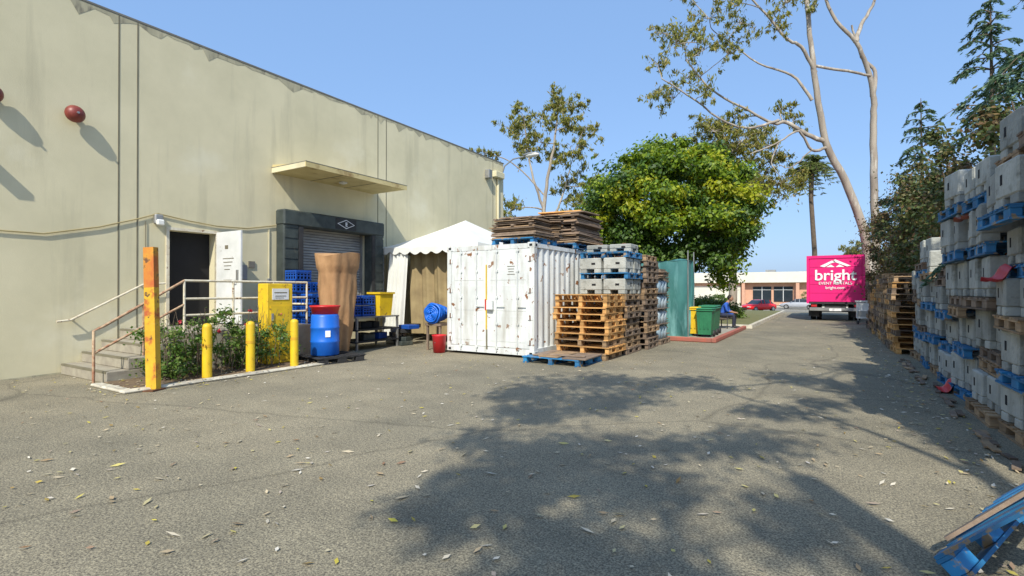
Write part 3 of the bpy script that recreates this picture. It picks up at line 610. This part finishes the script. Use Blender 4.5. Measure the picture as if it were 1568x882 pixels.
# ---------------------------------------------------------------- tent
T=empty('canopy_tent',(-10,12.8,0)); x0,x1,y0,y1,ze,zp=-11.6,-8.0,11.25,15.0,2.8,3.72; xm,ym=(x0+x1)/2,(y0+y1)/2
e=MB()
cr=[(x0,y0),(x1,y0),(x1,y1),(x0,y1)]
for i in range(4):
    a=cr[i];c=cr[(i+1)%4]; N=14; vs=[];fs=[]
    for j in range(N+1):
        t=j/N
        for k in range(N+1):
            s_=k/N; px=a[0]+(c[0]-a[0])*s_; py=a[1]+(c[1]-a[1])*s_
            zz=ze+(zp-ze)*(t**1.2)-.05*math.sin(math.pi*s_)*(1-t)
            vs.append((px+(xm-px)*t,py+(ym-py)*t,zz))
    fs=[(j*(N+1)+k,j*(N+1)+k+1,(j+1)*(N+1)+k+1,(j+1)*(N+1)+k) for j in range(N) for k in range(N)]
    e.add(vs,fs,M_tentw,True)
    K=60; vs=[]
    for k in range(K+1):
        s_=k/K; px=a[0]+(c[0]-a[0])*s_; py=a[1]+(c[1]-a[1])*s_; zt=ze-.05*math.sin(math.pi*s_)
        vs+=[(px,py,zt),(px+(px-xm)*.006,py+(py-ym)*.006,zt-.12-.09*abs(math.sin(math.pi*s_*9)))]
    e.add(vs,[(2*k,2*k+1,2*k+3,2*k+2) for k in range(K)],M_tentw,True)
e.build('tent_roof',T)
e=MB()
for a in cr: e.tube([(a[0]+(xm-a[0])*.03,a[1]+(ym-a[1])*.03,0),(a[0]+(xm-a[0])*.03,a[1]+(ym-a[1])*.03,ze)],.03,M_metal,8)
e.build('tent_poles',T)
e=MB()
e.sheet((x0+.1,y0+.06,.15),(.7,0,0),(.25,0,ze-.25),40,12,lambda a,b:.07*math.sin(30*a+.8*b)*(1-.5*b),M_tentw)
e.sheet((x0+.85,y0+.45,.22),(2.4,0,0),(0,0,ze-.37),70,12,lambda a,b:.07*math.sin(30*a+math.sin(2*b))+.03*math.sin(67*a+3*b),M_tentb)
e.sheet((x1-.08,y0+.2,.2),(0,3.4,0),(0,0,ze-.35),60,8,lambda a,b:.05*math.sin(34*a),M_tentb)
e.sheet((x0+.1,y1-.08,.2),(3.4,0,0),(0,0,ze-.35),40,4,lambda a,b:.05*math.sin(34*a),M_tentw)
e.build('tent_walls',T)

# ---------------------------------------------------------------- truck
K=empty('box_truck',(.26,30,0)); e=MB(); xc=.24; hw=1.17; y0=29.9
e.bb(xc-hw,xc+hw,y0+.06,y0+6.2,.92,3.22,M_pink,ch=.03); 
for s in (-1,1): e.bb(xc+s*hw-.05,xc+s*hw+.05,y0,y0+.06,.86,3.24,M_pink)
e.bb(xc-hw+.05,xc+hw-.05,y0,y0+.06,3.1,3.24,M_pink); e.bb(xc-hw+.05,xc+hw-.05,y0,y0+.06,.84,.93,M_black)
for k in range(5): e.bb(xc-hw+.08,xc+hw-.08,y0+.03,y0+.058,.945+.43*k,.945+.43*k+.42,M_pink,ch=.006)
e.build('cargo_box',K)
e=MB(); e.bb(xc-1.1,xc+1.1,y0-.1,y0+.02,.5,.66,M_metal,ch=.01); e.bb(xc-.45,xc+.45,y0+.1,y0+8.0,.62,.8,M_black)
for s in (-1,1):
    e.bb(xc+s*.9-.12,xc+s*.9+.12,y0-.02,y0+.03,.7,.8,M_red); e.bb(xc+s*.8-.03,xc+s*.8+.03,y0,y0+.1,.5,.86,M_black); e.bb(xc+s*.9-.25,xc+s*.9+.2,y0+.6,y0+.62,.2,.75,M_black)
for yy in (y0+1.6,y0+7.3):
    for s in (-1,1):
        for w2 in ((.82,1.05),) if yy>y0+5 else ((.58,.8),(.84,1.08)):
            e.M=Matrix.Translation((xc,yy,.48))@Matrix.Rotation(R(90),4,'Y'); lo,hi=sorted((s*w2[0],s*w2[1])); e.cyl(0,0,lo,hi,.48,M_black,24); e.cyl(0,0,hi-.01 if s>0 else lo-.02,hi+.02 if s>0 else lo+.01,.25,M_metal,16); e.M=None
e.bb(xc-.25,xc+.25,y0-.12,y0-.1,.5,.62,M_txt); e.bb(xc-.8,xc+.8,y0+1.5,y0+1.7,.4,.56,M_black); e.build('chassis',K)
e=MB(); e.bb(xc-1.05,xc+1.05,y0+6.35,y0+8.3,.55,2.5,M_white,ch=.15); e.bb(xc-.9,xc+.9,y0+8.3,y0+8.35,1.5,2.2,M_glass); e.bb(xc-1.06,xc+1.06,y0+7.2,y0+8.0,1.5,2.1,M_glass)
for s in (-1,1): e.box(xc+s*1.3,y0+8.0,1.8,.16,.08,.36,M_black,ch=.02); e.tube([(xc+s*1.0,y0+8,1.9),(xc+s*1.3,y0+8,1.9)],.015,M_black,6)
e.build('cab',K)
text('bright',(xc,y0-.005,2.02),.74,M_txt,K,'logo_text',off=.012); text('EVENT RENTALS',(xc,y0-.005,1.80),.19,M_txt,K,'sub_text',off=.001); text('bright.com',(xc,y0-.005,1.58),.19,M_txt,K,'web_text',off=.002)
e=MB()
def tri(pts): e.add([(xc+p[0]*.9,y0+.012,(p[1]-2.66)*.9+2.66) for p in pts],[list(range(len(pts)))],M_txt)
tri([(-.72,2.72),(-.15,3.02),(0,3.0),(0,2.93),(-.2,2.86),(-.5,2.66)]); tri([(0,3.08),(.72,2.72),(.55,2.68),(.15,2.86),(0,2.93),(-.12,2.99)]); tri([(-.42,2.66),(-.2,2.8),(-.02,2.66)]); tri([(.02,2.66),(.2,2.8),(.42,2.66)])
e.build('logo_roof',K)
e=MB(); e.bb(1.02,1.5,27.5,28.05,.25,1.0,M_white,ch=.03); e.bb(.98,1.54,27.46,28.09,1.0,1.05,M_white); e.bb(1.06,1.46,27.49,27.5,.35,.6,M_metal)
for a in (1.08,1.44):
    for c in (27.56,27.99): e.ell((a,c,.09),(.05,.08,.085),M_black); e.tube([(a,c,.1),(a,c,.26)],.02,M_metal,6)
e.build('utility_cart')

# ---------------------------------------------------------------- cars
def car(name,x,y,z,rz,paint):
    K=empty(name,(x,y,z)); K.rotation_euler=(0,0,rz); e=MB()
    secs=[(-2.15,.62,.45,.75),(-2.0,.8,.3,.85),(-1.4,.86,.25,.92),(-.4,.88,.22,.93),(.8,.88,.22,.92),(1.5,.86,.25,.82),(2.0,.8,.3,.7),(2.15,.6,.4,.6)]
    vs=[]
    for (px,w,zl,zh) in secs:
        for (a,c) in ((-w*.9,zl),(-w,zl+.15),(-w,zh-.12),(-w*.88,zh),(w*.88,zh),(w,zh-.12),(w,zl+.15),(w*.9,zl)): vs.append((px,a,c))
    fs=[(i*8+k,i*8+(k+1)%8,(i+1)*8+(k+1)%8,(i+1)*8+k) for i in range(7) for k in range(8)]; fs+=[tuple(range(8)),tuple(range(56,64))]
    e.add(vs,fs,paint,True)
    cab=[(-1.7,.7,.9),(-1.1,.62,1.32),(-.2,.62,1.38),(.3,.62,1.33),(1.0,.7,.88)]
    vs=[];
    for px,w,h in cab: vs+=[(px,-.76,.88),(px,-w,h),(px,w,h),(px,.76,.88)]
    e.add(vs,[(i*4+k,i*4+k+1,(i+1)*4+k+1,(i+1)*4+k) for i in range(4) for k in (0,2)],M_glass)
    e.add(vs,[(1,2,6,5),(13,14,18,17)],M_glass); e.add([(p[0],p[1],p[2]+.006) for p in vs],[(5,6,10,9),(9,10,14,13)],paint)
    for px in (-1.1,-.2,.3): 
        for s in (-1,1): e.tube([(px,s*.78,.9),(px,s*.64,1.34)],.03,paint,6)
    for px in (-1.35,1.35):
        for s in (-1,1):
            e.M=Matrix.Translation((px,s*.78,.32))@Matrix.Rotation(R(90),4,'X'); e.cyl(0,0,-.12,.12,.32,M_black,20); e.cyl(0,0,-.13,.13,.19,M_metal,14); e.M=None
    for s in (-1,1): e.box(2.1,s*.5,.58,.12,.32,.12,M_lamp,ch=.02); e.box(-2.1,s*.55,.68,.1,.3,.12,M_red,ch=.02); e.box(.75,s*.93,.95,.12,.14,.1,paint,ch=.02)
    e.box(2.12,0,.42,.1,.8,.14,M_black)
    ob=e.build('body'); ob.parent=K
car('parked_car',-7.0,65.5,gz(65.5)+.03,R(-125),M_carred); car('parked_car',-3.6,79,-.97,R(180),M_cargry); car('parked_car',5,79,-.97,R(0),M_cargry)

# ---------------------------------------------------------------- distant building
K=empty('commercial_building',(0,104,-1)); e=MB()
e.bb(-40,40,100,118,-1,4.2,M_peach); e.bb(-40.3,40.3,98.8,118.3,2.9,4.7,M_cream); e.bb(-24.5,-13.5,99.6,99.99,-1,2.89,M_cream); e.bb(-24.7,-13.3,99.55,99.6,2.3,2.89,M_peach)
e.build('walls',K); e=MB()
for x in (-11.5,-8.2,12.7,17): e.bb(x,x+2.9,99.9,99.97,-.4,2.2,M_glass); e.bb(x+1.4,x+1.5,99.84,99.9,-.4,2.2,M_white); e.bb(x,x+2.9,99.84,99.9,1.6,1.66,M_white)
for x in (-1.5,4.3): e.bb(x,x+2.9,99.9,99.97,.2,1.8,M_glass)
for x in (-13.2,-4.8,.9,8.2): e.bb(x,x+.5,98.9,99.3,-1,2.89,M_peach)
e.build('windows',K); e=MB()
for x in (-18,-10,-2,6): e.bb(x,x+1.6,105,107,4.7,5.3,M_metal)
e.build('rooftop_units',K)

# ---------------------------------------------------------------- person on bench
bx,by=-3.40,20.9
e=MB()
for k in range(4): e.box(bx-.18+.11*k,by,.46,.09,1.4,.03,M_bark2)
for k in range(3): e.box(bx-.27-.03*k,by,.62+.12*k,.03,1.4,.09,M_bark2)
for s in (-.6,.6):
    e.tube([(bx-.2,by+s,.1),(bx-.2,by+s,.45),(bx-.35,by+s,.95)],.022,M_black,6); e.tube([(bx+.2,by+s,.1),(bx+.2,by+s,.45),(bx-.2,by+s,.43)],.022,M_black,6); e.tube([(bx+.2,by+s,.45),(bx+.2,by+s,.66),(bx-.26,by+s,.68)],.018,M_black,6)
e.build('park_bench')
PE=empty('seated_person',(bx,by,.1))
V=[];E=[];RR=[]
def jv(p,r,par=None):
    V.append((bx+p[0],by+p[1],p[2]));RR.append(r)
    if par is not None: E.append((par,len(V)-1))
    return len(V)-1
pel=jv((-.1,0,.57),.135); sp=jv((-.05,0,.75),.125,pel); ch=jv((.06,0,.95),.145,sp); nk=jv((.14,0,1.08),.06,ch); hd=jv((.18,0,1.14),.055,nk)
for s in (-1,1):
    hp=jv((-.03,s*.1,.56),.095,pel); kn=jv((.36,s*.13,.58),.068,hp); an=jv((.34,s*.14,.2),.045,kn); he=jv((.36,s*.14,.14),.045,an); to=jv((.54,s*.16,.125),.032,he)
    sh=jv((.07,s*.17,.98),.065,ch); el=jv((.13,s*.23,.74),.048,sh); wr=jv((.33,s*.11,.68),.03,el); pa=jv((.4,s*.07,.675),.032,wr)
    for q in range(4): 
        a=jv((.45,s*(.1-.02*q),.67),.009,pa); jv((.475+.004*(q%3),s*(.095-.02*q),.645),.007,a)
    a=jv((.40,s*.03,.69),.01,pa); jv((.43,s*.02,.68),.008,a)
me=bpy.data.meshes.new('body'); me.from_pydata(V,E,[]); po=bpy.data.objects.new('body',me); scn.collection.objects.link(po)
sk=po.modifiers.new('s','SKIN'); sk.use_smooth_shade=True
for i,d in enumerate(me.skin_vertices[0].data): d.radius=(RR[i],RR[i]); d.use_root=(i==0)
po.modifiers.new('u','SUBSURF').levels=1
dg=bpy.context.evaluated_depsgraph_get(); m2=bpy.data.meshes.new_from_object(po.evaluated_get(dg)); po.modifiers.clear(); po.data=m2
m2.materials.clear()
for m in (M_shirt,M_jean,M_skin,M_black): m2.materials.append(m)
for p in m2.polygons:
    c=p.center; x=c.x-bx; z=c.z
    p.material_index = 3 if z<.2 else (2 if (z>1.06 or (x>.22 and z>.64 )) else (1 if (z<.62) else 0))
setpar(po,PE)
e=MB(); hx,hy,hz_=bx+.22,by,1.21
e.ell((hx,hy,hz_),(.095,.075,.115),M_skin,18,14); e.ell((hx-.025,hy,hz_+.03),(.095,.083,.105),M_hair,18,12); e.ell((hx+.098,hy,hz_-.01),(.018,.013,.022),M_skin,8,6)
for s in (-1,1): e.ell((hx,hy+s*.078,hz_-.01),(.02,.01,.03),M_skin,8,6); e.ell((hx+.085,hy+s*.032,hz_+.015),(.01,.013,.008),M_hair,8,6)
e.ell((hx+.088,hy,hz_-.055),(.01,.025,.006),M_red,8,6); e.build('head',PE)

# ---------------------------------------------------------------- vegetation
M_fic=leafmat('broadleaf_mid',[(.05,.10,.006),(.11,.19,.008),(.19,.28,.010),(.26,.32,.015)],.3)
M_ficd=leafmat('broadleaf_dark_shade',[(.025,.06,.006),(.05,.11,.008),(.09,.16,.010)],.2)  # darker leaf colour paints shade into the crown's gaps; some clumps just vary
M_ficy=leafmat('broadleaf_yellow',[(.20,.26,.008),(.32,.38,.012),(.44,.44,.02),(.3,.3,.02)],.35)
M_euc=leafmat('eucalyptus_leaves',[(.07,.085,.025),(.12,.14,.035),(.18,.18,.04),(.24,.17,.05)],.3)
M_eucy=leafmat('yellow_eucalyptus_leaves',[(.10,.12,.02),(.18,.2,.03),(.26,.26,.04),(.3,.22,.05)],.3)
M_ced=leafmat('cedar_needles',[(.05,.10,.05),(.09,.16,.08),(.15,.23,.11)],.25)
M_hed=leafmat('hedge_leaves',[(.04,.06,.015),(.08,.12,.025),(.14,.15,.04),(.20,.12,.05)],.25)
M_hedb=leafmat('hedge_brown_leaves',[(.13,.08,.035),(.2,.12,.05),(.12,.12,.03),(.08,.09,.03)],.2)
M_palm=leafmat('palm_fronds',[(.06,.09,.02),(.12,.16,.03),(.18,.2,.05)],.2)
M_bsh=leafmat('bush_leaves',[(.05,.1,.015),(.10,.17,.02),(.15,.22,.03)],.25)

random.seed(11)
K=empty('broadleaf_tree',(-6.4,24.4,0)); e=MB(); sk=Skel()
sk.limb(e,[(-6.4,24.4,-.05),(-6.35,24.4,1.2),(-6.5,24.5,2.4)],.34,.24,M_bark2)
cl=[];cy_=[];cd_=[]
for i in range(215):
    th=U(0,2*math.pi); ph=math.acos(U(-.8,1)); rr=U(.76,1.06)
    q=(math.sin(ph)*math.cos(th),math.sin(ph)*math.sin(th),math.cos(ph))
    cx,cy,cz=-6.45+3.7*q[0]*rr,24.4+3.4*q[1]*rr,5.0+3.0*q[2]*rr
    cz+=.4*math.sin(th*3+1); r=U(.38,.85); t=(cx,cy,cz,r,r,r*.65,int(560*r*r+120))
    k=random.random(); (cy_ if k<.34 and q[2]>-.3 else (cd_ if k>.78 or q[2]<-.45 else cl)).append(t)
for i in range(40): cd_.append((-6.5+U(-2.3,2.3),24.4+U(-2,2),U(3,7.0),1.0,1.0,.8,200))  # inner clumps coloured dark to stand for shade between the outer leaves
for p in ((-3.9,24.6,2.6),(-4.2,25.2,2.1),(-9.0,22.6,4.0),(-3.5,25,4.3),(-7.2,22,2.8),(-3.7,25.2,3.3),(-9.6,23,5.0),(-9.5,23.5,3.2),(-8.4,22.5,3.0),(-3.4,25.2,5.5)): cl.append((*p,.8,.8,.7,450))
for t in (cl+cy_)[::4]: sk.reach(e,t[:3],M_bark2,.02,0,.03)
e.build('trunk',K); foliage('foliage',cl,.19,.12,M_fic,K); foliage('foliage_dark_shade',cd_,.19,.12,M_ficd,K); foliage('foliage_yellow',cy_,.19,.12,M_ficy,K)

def euc(name,bx,by,trunks,clumps,leafn,lm,r0=.3,tw=9,ll=.2):
    K=empty(name,(bx,by,0)); e=MB(); sk=Skel(); rx,ry=.852,.524
    def W(a,z,dp=0): return (bx+a*rx-dp*ry,by+a*ry+dp*rx,z)
    for (pts,ra,rb) in trunks: sk.limb(e,[W(*p) for p in pts],ra,rb,M_bark,10,5,wob=.03)
    cl=[]
    for (a,z,r,*dp) in clumps:
        d=dp[0] if dp else U(-1.5,1.5); c=W(a,z,d); sk.reach(e,c,M_bark,.02,0,.03)
        for k in range(tw):
            q=Vector(c)+Vector((U(-1,1),U(-1,1),U(-.75,.75)))*r*1.25; mid=(Vector(c)+q)/2+Vector((U(-.2,.2),U(-.2,.2),.18))*r; e.tube([c,mid,q],[.018,.012,.005],M_bark,4,False)
            for qq in (q,mid):
                s=r*U(.22,.5); cl.append((qq.x,qq.y,qq.z-.25*s,s,s,s*U(.6,1.1),int(leafn*r*(.55 if qq is q else .25))))
    e.build('trunk',K); foliage('foliage',cl,ll,ll*.27,lm,K,droop=.55,gauss=True)
random.seed(31)
big_tr=[([(.3,0),(.1,2.5),(-.1,4.5),(-1.06,7.4),(-2.4,10.2),(-3.0,13.9),(-3.3,16.5),(-3.5,20.7,.5),(-4,24,1)],.33,.08),
 ([(.95,0,.5),(.9,3,.5),(.72,6.6,.4),(.6,10.8,.3),(.55,12.7,.2),(.1,14.3,0),(-.76,15.9,-.2),(-2.0,17.6,0),(-2.6,20,.3)],.28,.07),
 ([(-.76,15.9,-.2),(-.3,17.0,0),(.65,18.6,.2),(1.6,21,.5)],.14,.05),
 ([(.5,12.9,.2),(.9,14.5,.6),(.4,15.6,1),(-.2,17.5,1)],.14,.05),
 ([(-2.4,10.2),(-3.2,10.5,.1),(-4.4,11.5,.5),(-5.2,11.4,.5),(-6.8,12.3,.6),(-8.7,13.5,.8),(-10.2,15.4,1)],.15,.04),
 ([(-3.0,14.2),(-3.9,15.6,-.2),(-4.9,16.1,-.3),(-6.4,17.7,-.5),(-7.9,19.2,-.5)],.12,.04),
 ([(-2.2,9.9),(-3.4,9.6,-.3),(-4.3,10.6,-.6),(-5.6,9.9,-1),(-7.4,9.1,-1.3)],.10,.03),
 ([(-4.9,11.6,.5),(-6.6,11.0,0),(-8.3,11.2,-.3),(-10.6,12.7,-.5),(-12.1,13.6,-.6)],.09,.03),
 ([(-3.0,14.6),(-1.2,14.2,-.2),(.3,14.0,0)],.08,.07),
 ([(-3.2,12.6),(-4.2,14.2,.3),(-6.0,15.0,.6),(-8,16.8,1)],.10,.03),
 ([(-5.6,9.9,-1),(-6.1,8.7,-1.1),(-5.7,7.9,-1.2)],.04,.02),
 ([(-3.4,9.6,-.3),(-4.6,8.6,-.4),(-5.4,8.7,-.5)],.04,.02)]
cm=[(-11.3,15.6,.9),(-10.6,17,.9),(-9.2,17.3,.9),(-7.9,17.7,1),(-6.8,17.7,.9),(-10.2,14.2,.8),(-10.9,13.1,.8),(-12.1,13.1,.7),(-9.8,12.5,.7),(-9.0,16.1,.8),(-7.5,16.1,.8),(-4.9,18,.9),(-5.6,16.9,.7),(-11.8,16.6,.6),
 (-4.5,12.3,.7),(-5.6,11.2,.6),(-7.1,11.9,.6),(-6.2,10.1,.6),(-3.9,11.6,.6),(-8.5,14.8,.6),(-12.2,14.7,.6),(-3.0,20,1),(-5,20.5,1),(-7.5,20.5,1),(1.5,21,1),(-9,20,1),(0,23,1.2),(-10.5,19.3,1),(-3.4,17.9,.5),(-8.4,18.6,.9),(-10,15.6,.8),(-6.5,19,.8)]
euc('eucalyptus_tree',1.88,36.4,big_tr,cm,66,M_eucy,ll=.28)
cm2=[(1.1,13.9,1),(-.2,13.3,.9),(-1.5,13,.8),(-2.2,12.1,.8),(1.55,12.6,.9),(2,14.1,.8),(-.2,11.7,.9),(1.8,10.6,.9),(-1.1,10.8,.8),(.7,10.8,.7),(1.8,9,.9),(2.2,7.9,.8),(-2.3,7,.8),(-4,10.6,.8),(2.5,12.2,.8),(.5,14.6,.7),(3.0,8.6,.8),(-1.9,13.7,.6),(2.6,10.9,.6),(-2.8,6.2,.8),(-1.3,11.9,.6),(2.2,6.6,.9),(3.0,7.2,.8)]
euc('eucalyptus_tree',-16.4,31,[([(0,-.1),(0,4),(-.1,7),(.2,9.5),(.6,11.5),(.8,13.5)],.22,.05),([(-.1,7),(-.8,9),(-1.2,11),(-1.4,12.6)],.11,.04),([(0,5.5),(1.0,7.5),(1.7,10)],.10,.04),([(-.1,8),(-2,10),(-3.8,10.8)],.06,.03)],cm2,120,M_eucy,ll=.29)
random.seed(8); cm3=[(U(-2.6,2.6),U(7.0,11.8),U(.9,1.2)) for i in range(36)]
euc('eucalyptus_tree',-5.2,34.5,[([(0,-.1),(.1,3),(-.2,6),(.3,9)],.3,.08),([(0,4.5),(1.5,7),(2.2,9)],.16,.05),([(0,4),(-1.5,6.5),(-2.2,8.5)],.16,.05)],cm3,105,M_eucy,ll=.26)
# foreground shade tree (stands behind the camera, crown above the frame)
random.seed(17)
K=empty('shade_tree',(3.6,-3.2,0)); e=MB(); sk=Skel()
sk.limb(e,[(3.7,-3.4,-.05),(3.6,-3.2,2.5),(3.2,-2.8,4.8),(2.4,-2.0,7)],.3,.14,M_bark); sk.limb(e,[(3.3,-2.9,4.2),(1.8,-3.4,6),(.4,-4,7.6)],.16,.06,M_bark); sk.limb(e,[(3.2,-2.8,4.8),(3.6,-.4,7.0),(3.2,2,8.6)],.16,.06,M_bark)
sp=[(-3.7,6.6),(-3.0,5.4),(-2.7,4.2),(-2.6,3.1),(-1.7,4.8),(-3.4,7.9),(-2.3,6.9),(-1.4,3.6),(-.3,7.6),(-1.6,8.6),(.1,9.6),(.9,8.0),(1,11.4),(-.5,2.6),(.3,3.6),(-1.6,2.3),(-3.7,7.2),(-2.6,8.2),(1.2,6.6),(.5,12.3),(-2.9,6.3),(-1.9,3.9),(-1.0,10.3),(-.5,5.6),(-2.0,3.0)]
cl=[]
for gx,gy in sp:
    z=U(6.8,9.6)
    for k in range(3):
        zz=z+U(-.5,.5); x=gx+.372*zz+U(-.5,.5); y=gy-.966*zz+U(-.5,.5); 
        if k==0: sk.reach(e,(x,y,zz),M_bark,.02,0,.03)
        r=U(.35,.7); cl.append((x,y,zz,r,r,r*.7,150))
e.build('trunk',K); foliage('foliage',cl,.21,.075,M_euc,K,droop=.2)

def cedar(x,y,H,Lm,seed,zmin=1.2,name='cedar_tree'):
    random.seed(seed); K=empty(name,(x,y,0)); e=MB(); e.tube([(x,y,-.05),(x+.05,y,H*.5),(x,y,H)],[.18,.09,.01],M_bark2,8)
    C=[];Tt=[];z=zmin
    while z<H-.2:
        t=(z-zmin)/(H-zmin); L=Lm*(1-t)**.8+.12
        for k in range(4):
            a=U(0,2*math.pi); l=L*U(.45,1.2); up=U(.1,.5)
            pts=[]
            for s in np.linspace(0,1,7): pts.append(Vector((x+math.cos(a)*l*s,y+math.sin(a)*l*s,z+up*l*s-.5*l*s*s*s)))
            e.tube(pts,[.024*(1-.9*s)+.004 for s in np.linspace(0,1,7)],M_bark2,4,False)
            # side sprays hang from the bough
            for q in range(int(9*l)+3):
                s=random.random()**.7; i=min(5,int(s*6)); f=s*6-i; p=pts[i].lerp(pts[i+1],f); sd=random.choice((-1,1)); wl=(.12+.2*l*math.sin(math.pi*min(.95,s*.85+.12)))*U(.5,1.1)
                dr=Vector((-math.sin(a)*sd+.7*math.cos(a),math.cos(a)*sd+.7*math.sin(a),-.35)).normalized()
                for u in range(int(60*wl)+6):
                    uu=random.random(); pp=p+dr*wl*uu; C.append((pp.x+U(-.03,.03),pp.y+U(-.03,.03),pp.z-U(0,.14)*uu-.25*wl*uu*uu)); Tt.append((dr.x+U(-.5,.5),dr.y+U(-.5,.5),U(-1.0,0)))
        z+=.34+.14*(1-t)
    C=np.array(C);Tt=nrm(np.array(Tt)); Bn=nrm(np.cross(Tt,rng.normal(size=C.shape)*.6+np.array([0,0,1.])))
    e.build('trunk',K); leafquads('foliage',C,Tt,Bn,.15,.042,M_ced,K)
cedar(4.5,22.5,11.2,3.0,1,3.5); cedar(3.3,27.5,9.6,2.0,2,4.0); cedar(4.9,15.2,10.5,3.4,3,3.0); cedar(4.7,9.5,9.5,3.0,5,3.0)
random.seed(4); K=empty('ivy_hedge',(3.2,20,0)); cl=[];cb=[];e=MB()
for i in range(290):
    y=U(10.5,34); t=(y-10.5)/22.5; x=2.95+U(-.75,.9)-.5*t; top=5.2+.8*math.sin(y*.9)+.5*math.sin(y*2.3)+.2*t; z=U(.6,top); r=U(.3,.75)
    if y<15 : x+=.4
    (cb if (random.random()<.35 or (y>23 and random.random()<.45)) else cl).append((x,y,z,r,r,r*.85,300))
for i in range(40):
    y=U(11,32); e.tube([(3.2,y,0),(3.2+U(-.2,.2),y+U(-.2,.2),2),(3.1+U(-.6,.4),y+U(-.6,.6),4.8)],[.06,.04,.012],M_bark2,6)
e.build('stems',K); foliage('foliage',cl,.12,.075,M_hed,K,gauss=True); foliage('foliage_brown',cb,.12,.075,M_hedb,K,gauss=True)
def bush(x,y,rx,ry,h,n,m=M_bsh,z0=.1):
    K=empty('bush',(x,y,z0)); cl=[]
    for i in range(n):
        a=U(0,6.28); q=random.random()**.5; hh=h*math.sqrt(max(.05,1-q*q)); cl.append((x+rx*q*math.cos(a),y+ry*q*math.sin(a),z0+U(.3,1)*hh*.85,.35,.35,.28,130))
    e=MB()
    for i in range(14): e.tube([(x+U(-.3,.3)*rx,y+U(-.3,.3)*ry,z0-.05),(x+U(-.7,.7)*rx,y+U(-.7,.7)*ry,z0+h*.6)],[.03,.01],M_bark2,5)
    e.build('stems',K); foliage('foliage',cl,.13,.08,m,K)
bush(-6.3,32,1.7,1.6,1.2,44); bush(-5.0,28.5,1.2,1.4,1.0,30); bush(-8.8,35,2.0,2,1.5,36); bush(-6.9,38,1.2,1.4,.8,24); bush(-8.2,30,1.6,2,1.3,30); bush(-10,40,2,2,1.6,30); bush(-9.9,57.5,1.2,1,2.4,30,z0=-.75); bush(-12.5,57.5,1.3,1,1.6,20,z0=-.75); bush(-1.6,90,2.6,1,3.6,40,z0=-1); bush(-16,92,3,1.2,1.6,30,z0=-1)
K=empty('palm_tree',(-1.1,52.2,-.3)); e=MB(); e.tube([(-1.0,52.2,-.5),(-1.1,52.2,5),(-1.35,52.2,9.5),(-1.3,52.2,12.3)],[.26,.2,.18,.22],M_bark2,10)
px,py,pz=-1.3,52.2,12.4; C=[];Tt=[]
random.seed(2)
for k in range(70):
    a=U(0,6.28); el=U(-1.0,1.3); l=U(1.5,2.1); pts=[]
    for s in np.linspace(0,1,8): pts.append(Vector((px+math.cos(a)*math.cos(el)*l*s,py+math.sin(a)*math.cos(el)*l*s,pz+math.sin(el)*l*s-.75*s*s*l*(.4+.4*math.cos(el)))))
    e.tube(pts,[.03*(1-s*.8) for s in np.linspace(0,1,8)],M_bark2,4,False)
    for i in range(1,8):
        for s in (-1,1):
            for q in range(4):
                p=pts[i]; C.append(p+Vector((-math.sin(a)*s*.2,math.cos(a)*s*.2,-.08))+Vector((U(-.1,.1),U(-.1,.1),U(-.08,.03)))); Tt.append((-math.sin(a)*s+.9*math.cos(a),math.cos(a)*s+.9*math.sin(a),-.5+U(-.3,.3))); 
C=np.array([tuple(c) for c in C]);Tt=nrm(np.array(Tt));Bn=nrm(np.cross(Tt,rng.normal(size=C.shape)+np.array([0,0,1.]))); e.build('trunk',K); leafquads('fronds',C,Tt,Bn,.5,.08,M_palm,K)
random.seed(6); cl=[]
for i in range(150):
    x=U(-110,130); 
    if -30<x<-2: continue
    r=U(2,4); cl.append((x,U(135,160),U(0,2.6),r,r,r*.8,120))
K=empty('distant_trees',(0,140,0)); foliage('foliage',cl,1.0,.7,M_hed,K)
random.seed(61); euc('eucalyptus_tree',5,122,[([(0,-1),(0,5),(.4,9)],.4,.1)],[(U(-3,3),U(6,10),1.6) for i in range(12)],30,M_euc,ll=.7)

# fallen leaves: one object
n=1900; x=rng.uniform(-11.5,1.35,n); y=rng.uniform(.6,30,n)**1.0; y=np.where(rng.random(n)<.5,rng.uniform(.8,11,n),y)
ex_=rng.uniform(.7,1.35,700); x=np.concatenate([x,ex_]); y=np.concatenate([y,rng.uniform(3,25,700)])
px=rng.uniform(-9.8,-8.4,340); x=np.concatenate([x,px]); y=np.concatenate([y,rng.uniform(3.2,7,340)])
n=len(x); keep=~((x>-8)&(x<-4)&(y>9.2))
x=x[keep];y=y[keep];n=len(x)
z=np.where((x<-8.6)&(x>-9.84)&(y>3.4)&(y<7.0),.058,.012)
C=np.stack([x,y,z+rng.uniform(0,.006,n)],1); a=rng.uniform(0,6.28,n); T=nrm(np.stack([np.cos(a),np.sin(a),rng.normal(size=n)*.12],1)); Bn=nrm(np.stack([-np.sin(a),np.cos(a),rng.normal(size=n)*.25],1))
M_fall=leafmat('fallen_leaf',[(.3,.2,.1),(.55,.46,.3),(.68,.64,.54),(.22,.12,.06),(.55,.47,.06),(.45,.4,.3)],.05,.8)
leafquads('fallen_leaves',C,T,Bn,.066,.024,M_fall,None)
big=75; bx_=rng.uniform(-6,1.2,big); by_=rng.uniform(1.2,5,big)
C=np.stack([bx_,by_,np.full(big,.016)],1); a=rng.uniform(0,6.28,big); T=nrm(np.stack([np.cos(a),np.sin(a),rng.normal(size=big)*.12],1)); Bn=nrm(np.stack([-np.sin(a),np.cos(a),rng.normal(size=big)*.3],1))
leafquads('fallen_leaves',C,T,Bn,.10,.03,M_fall,None)
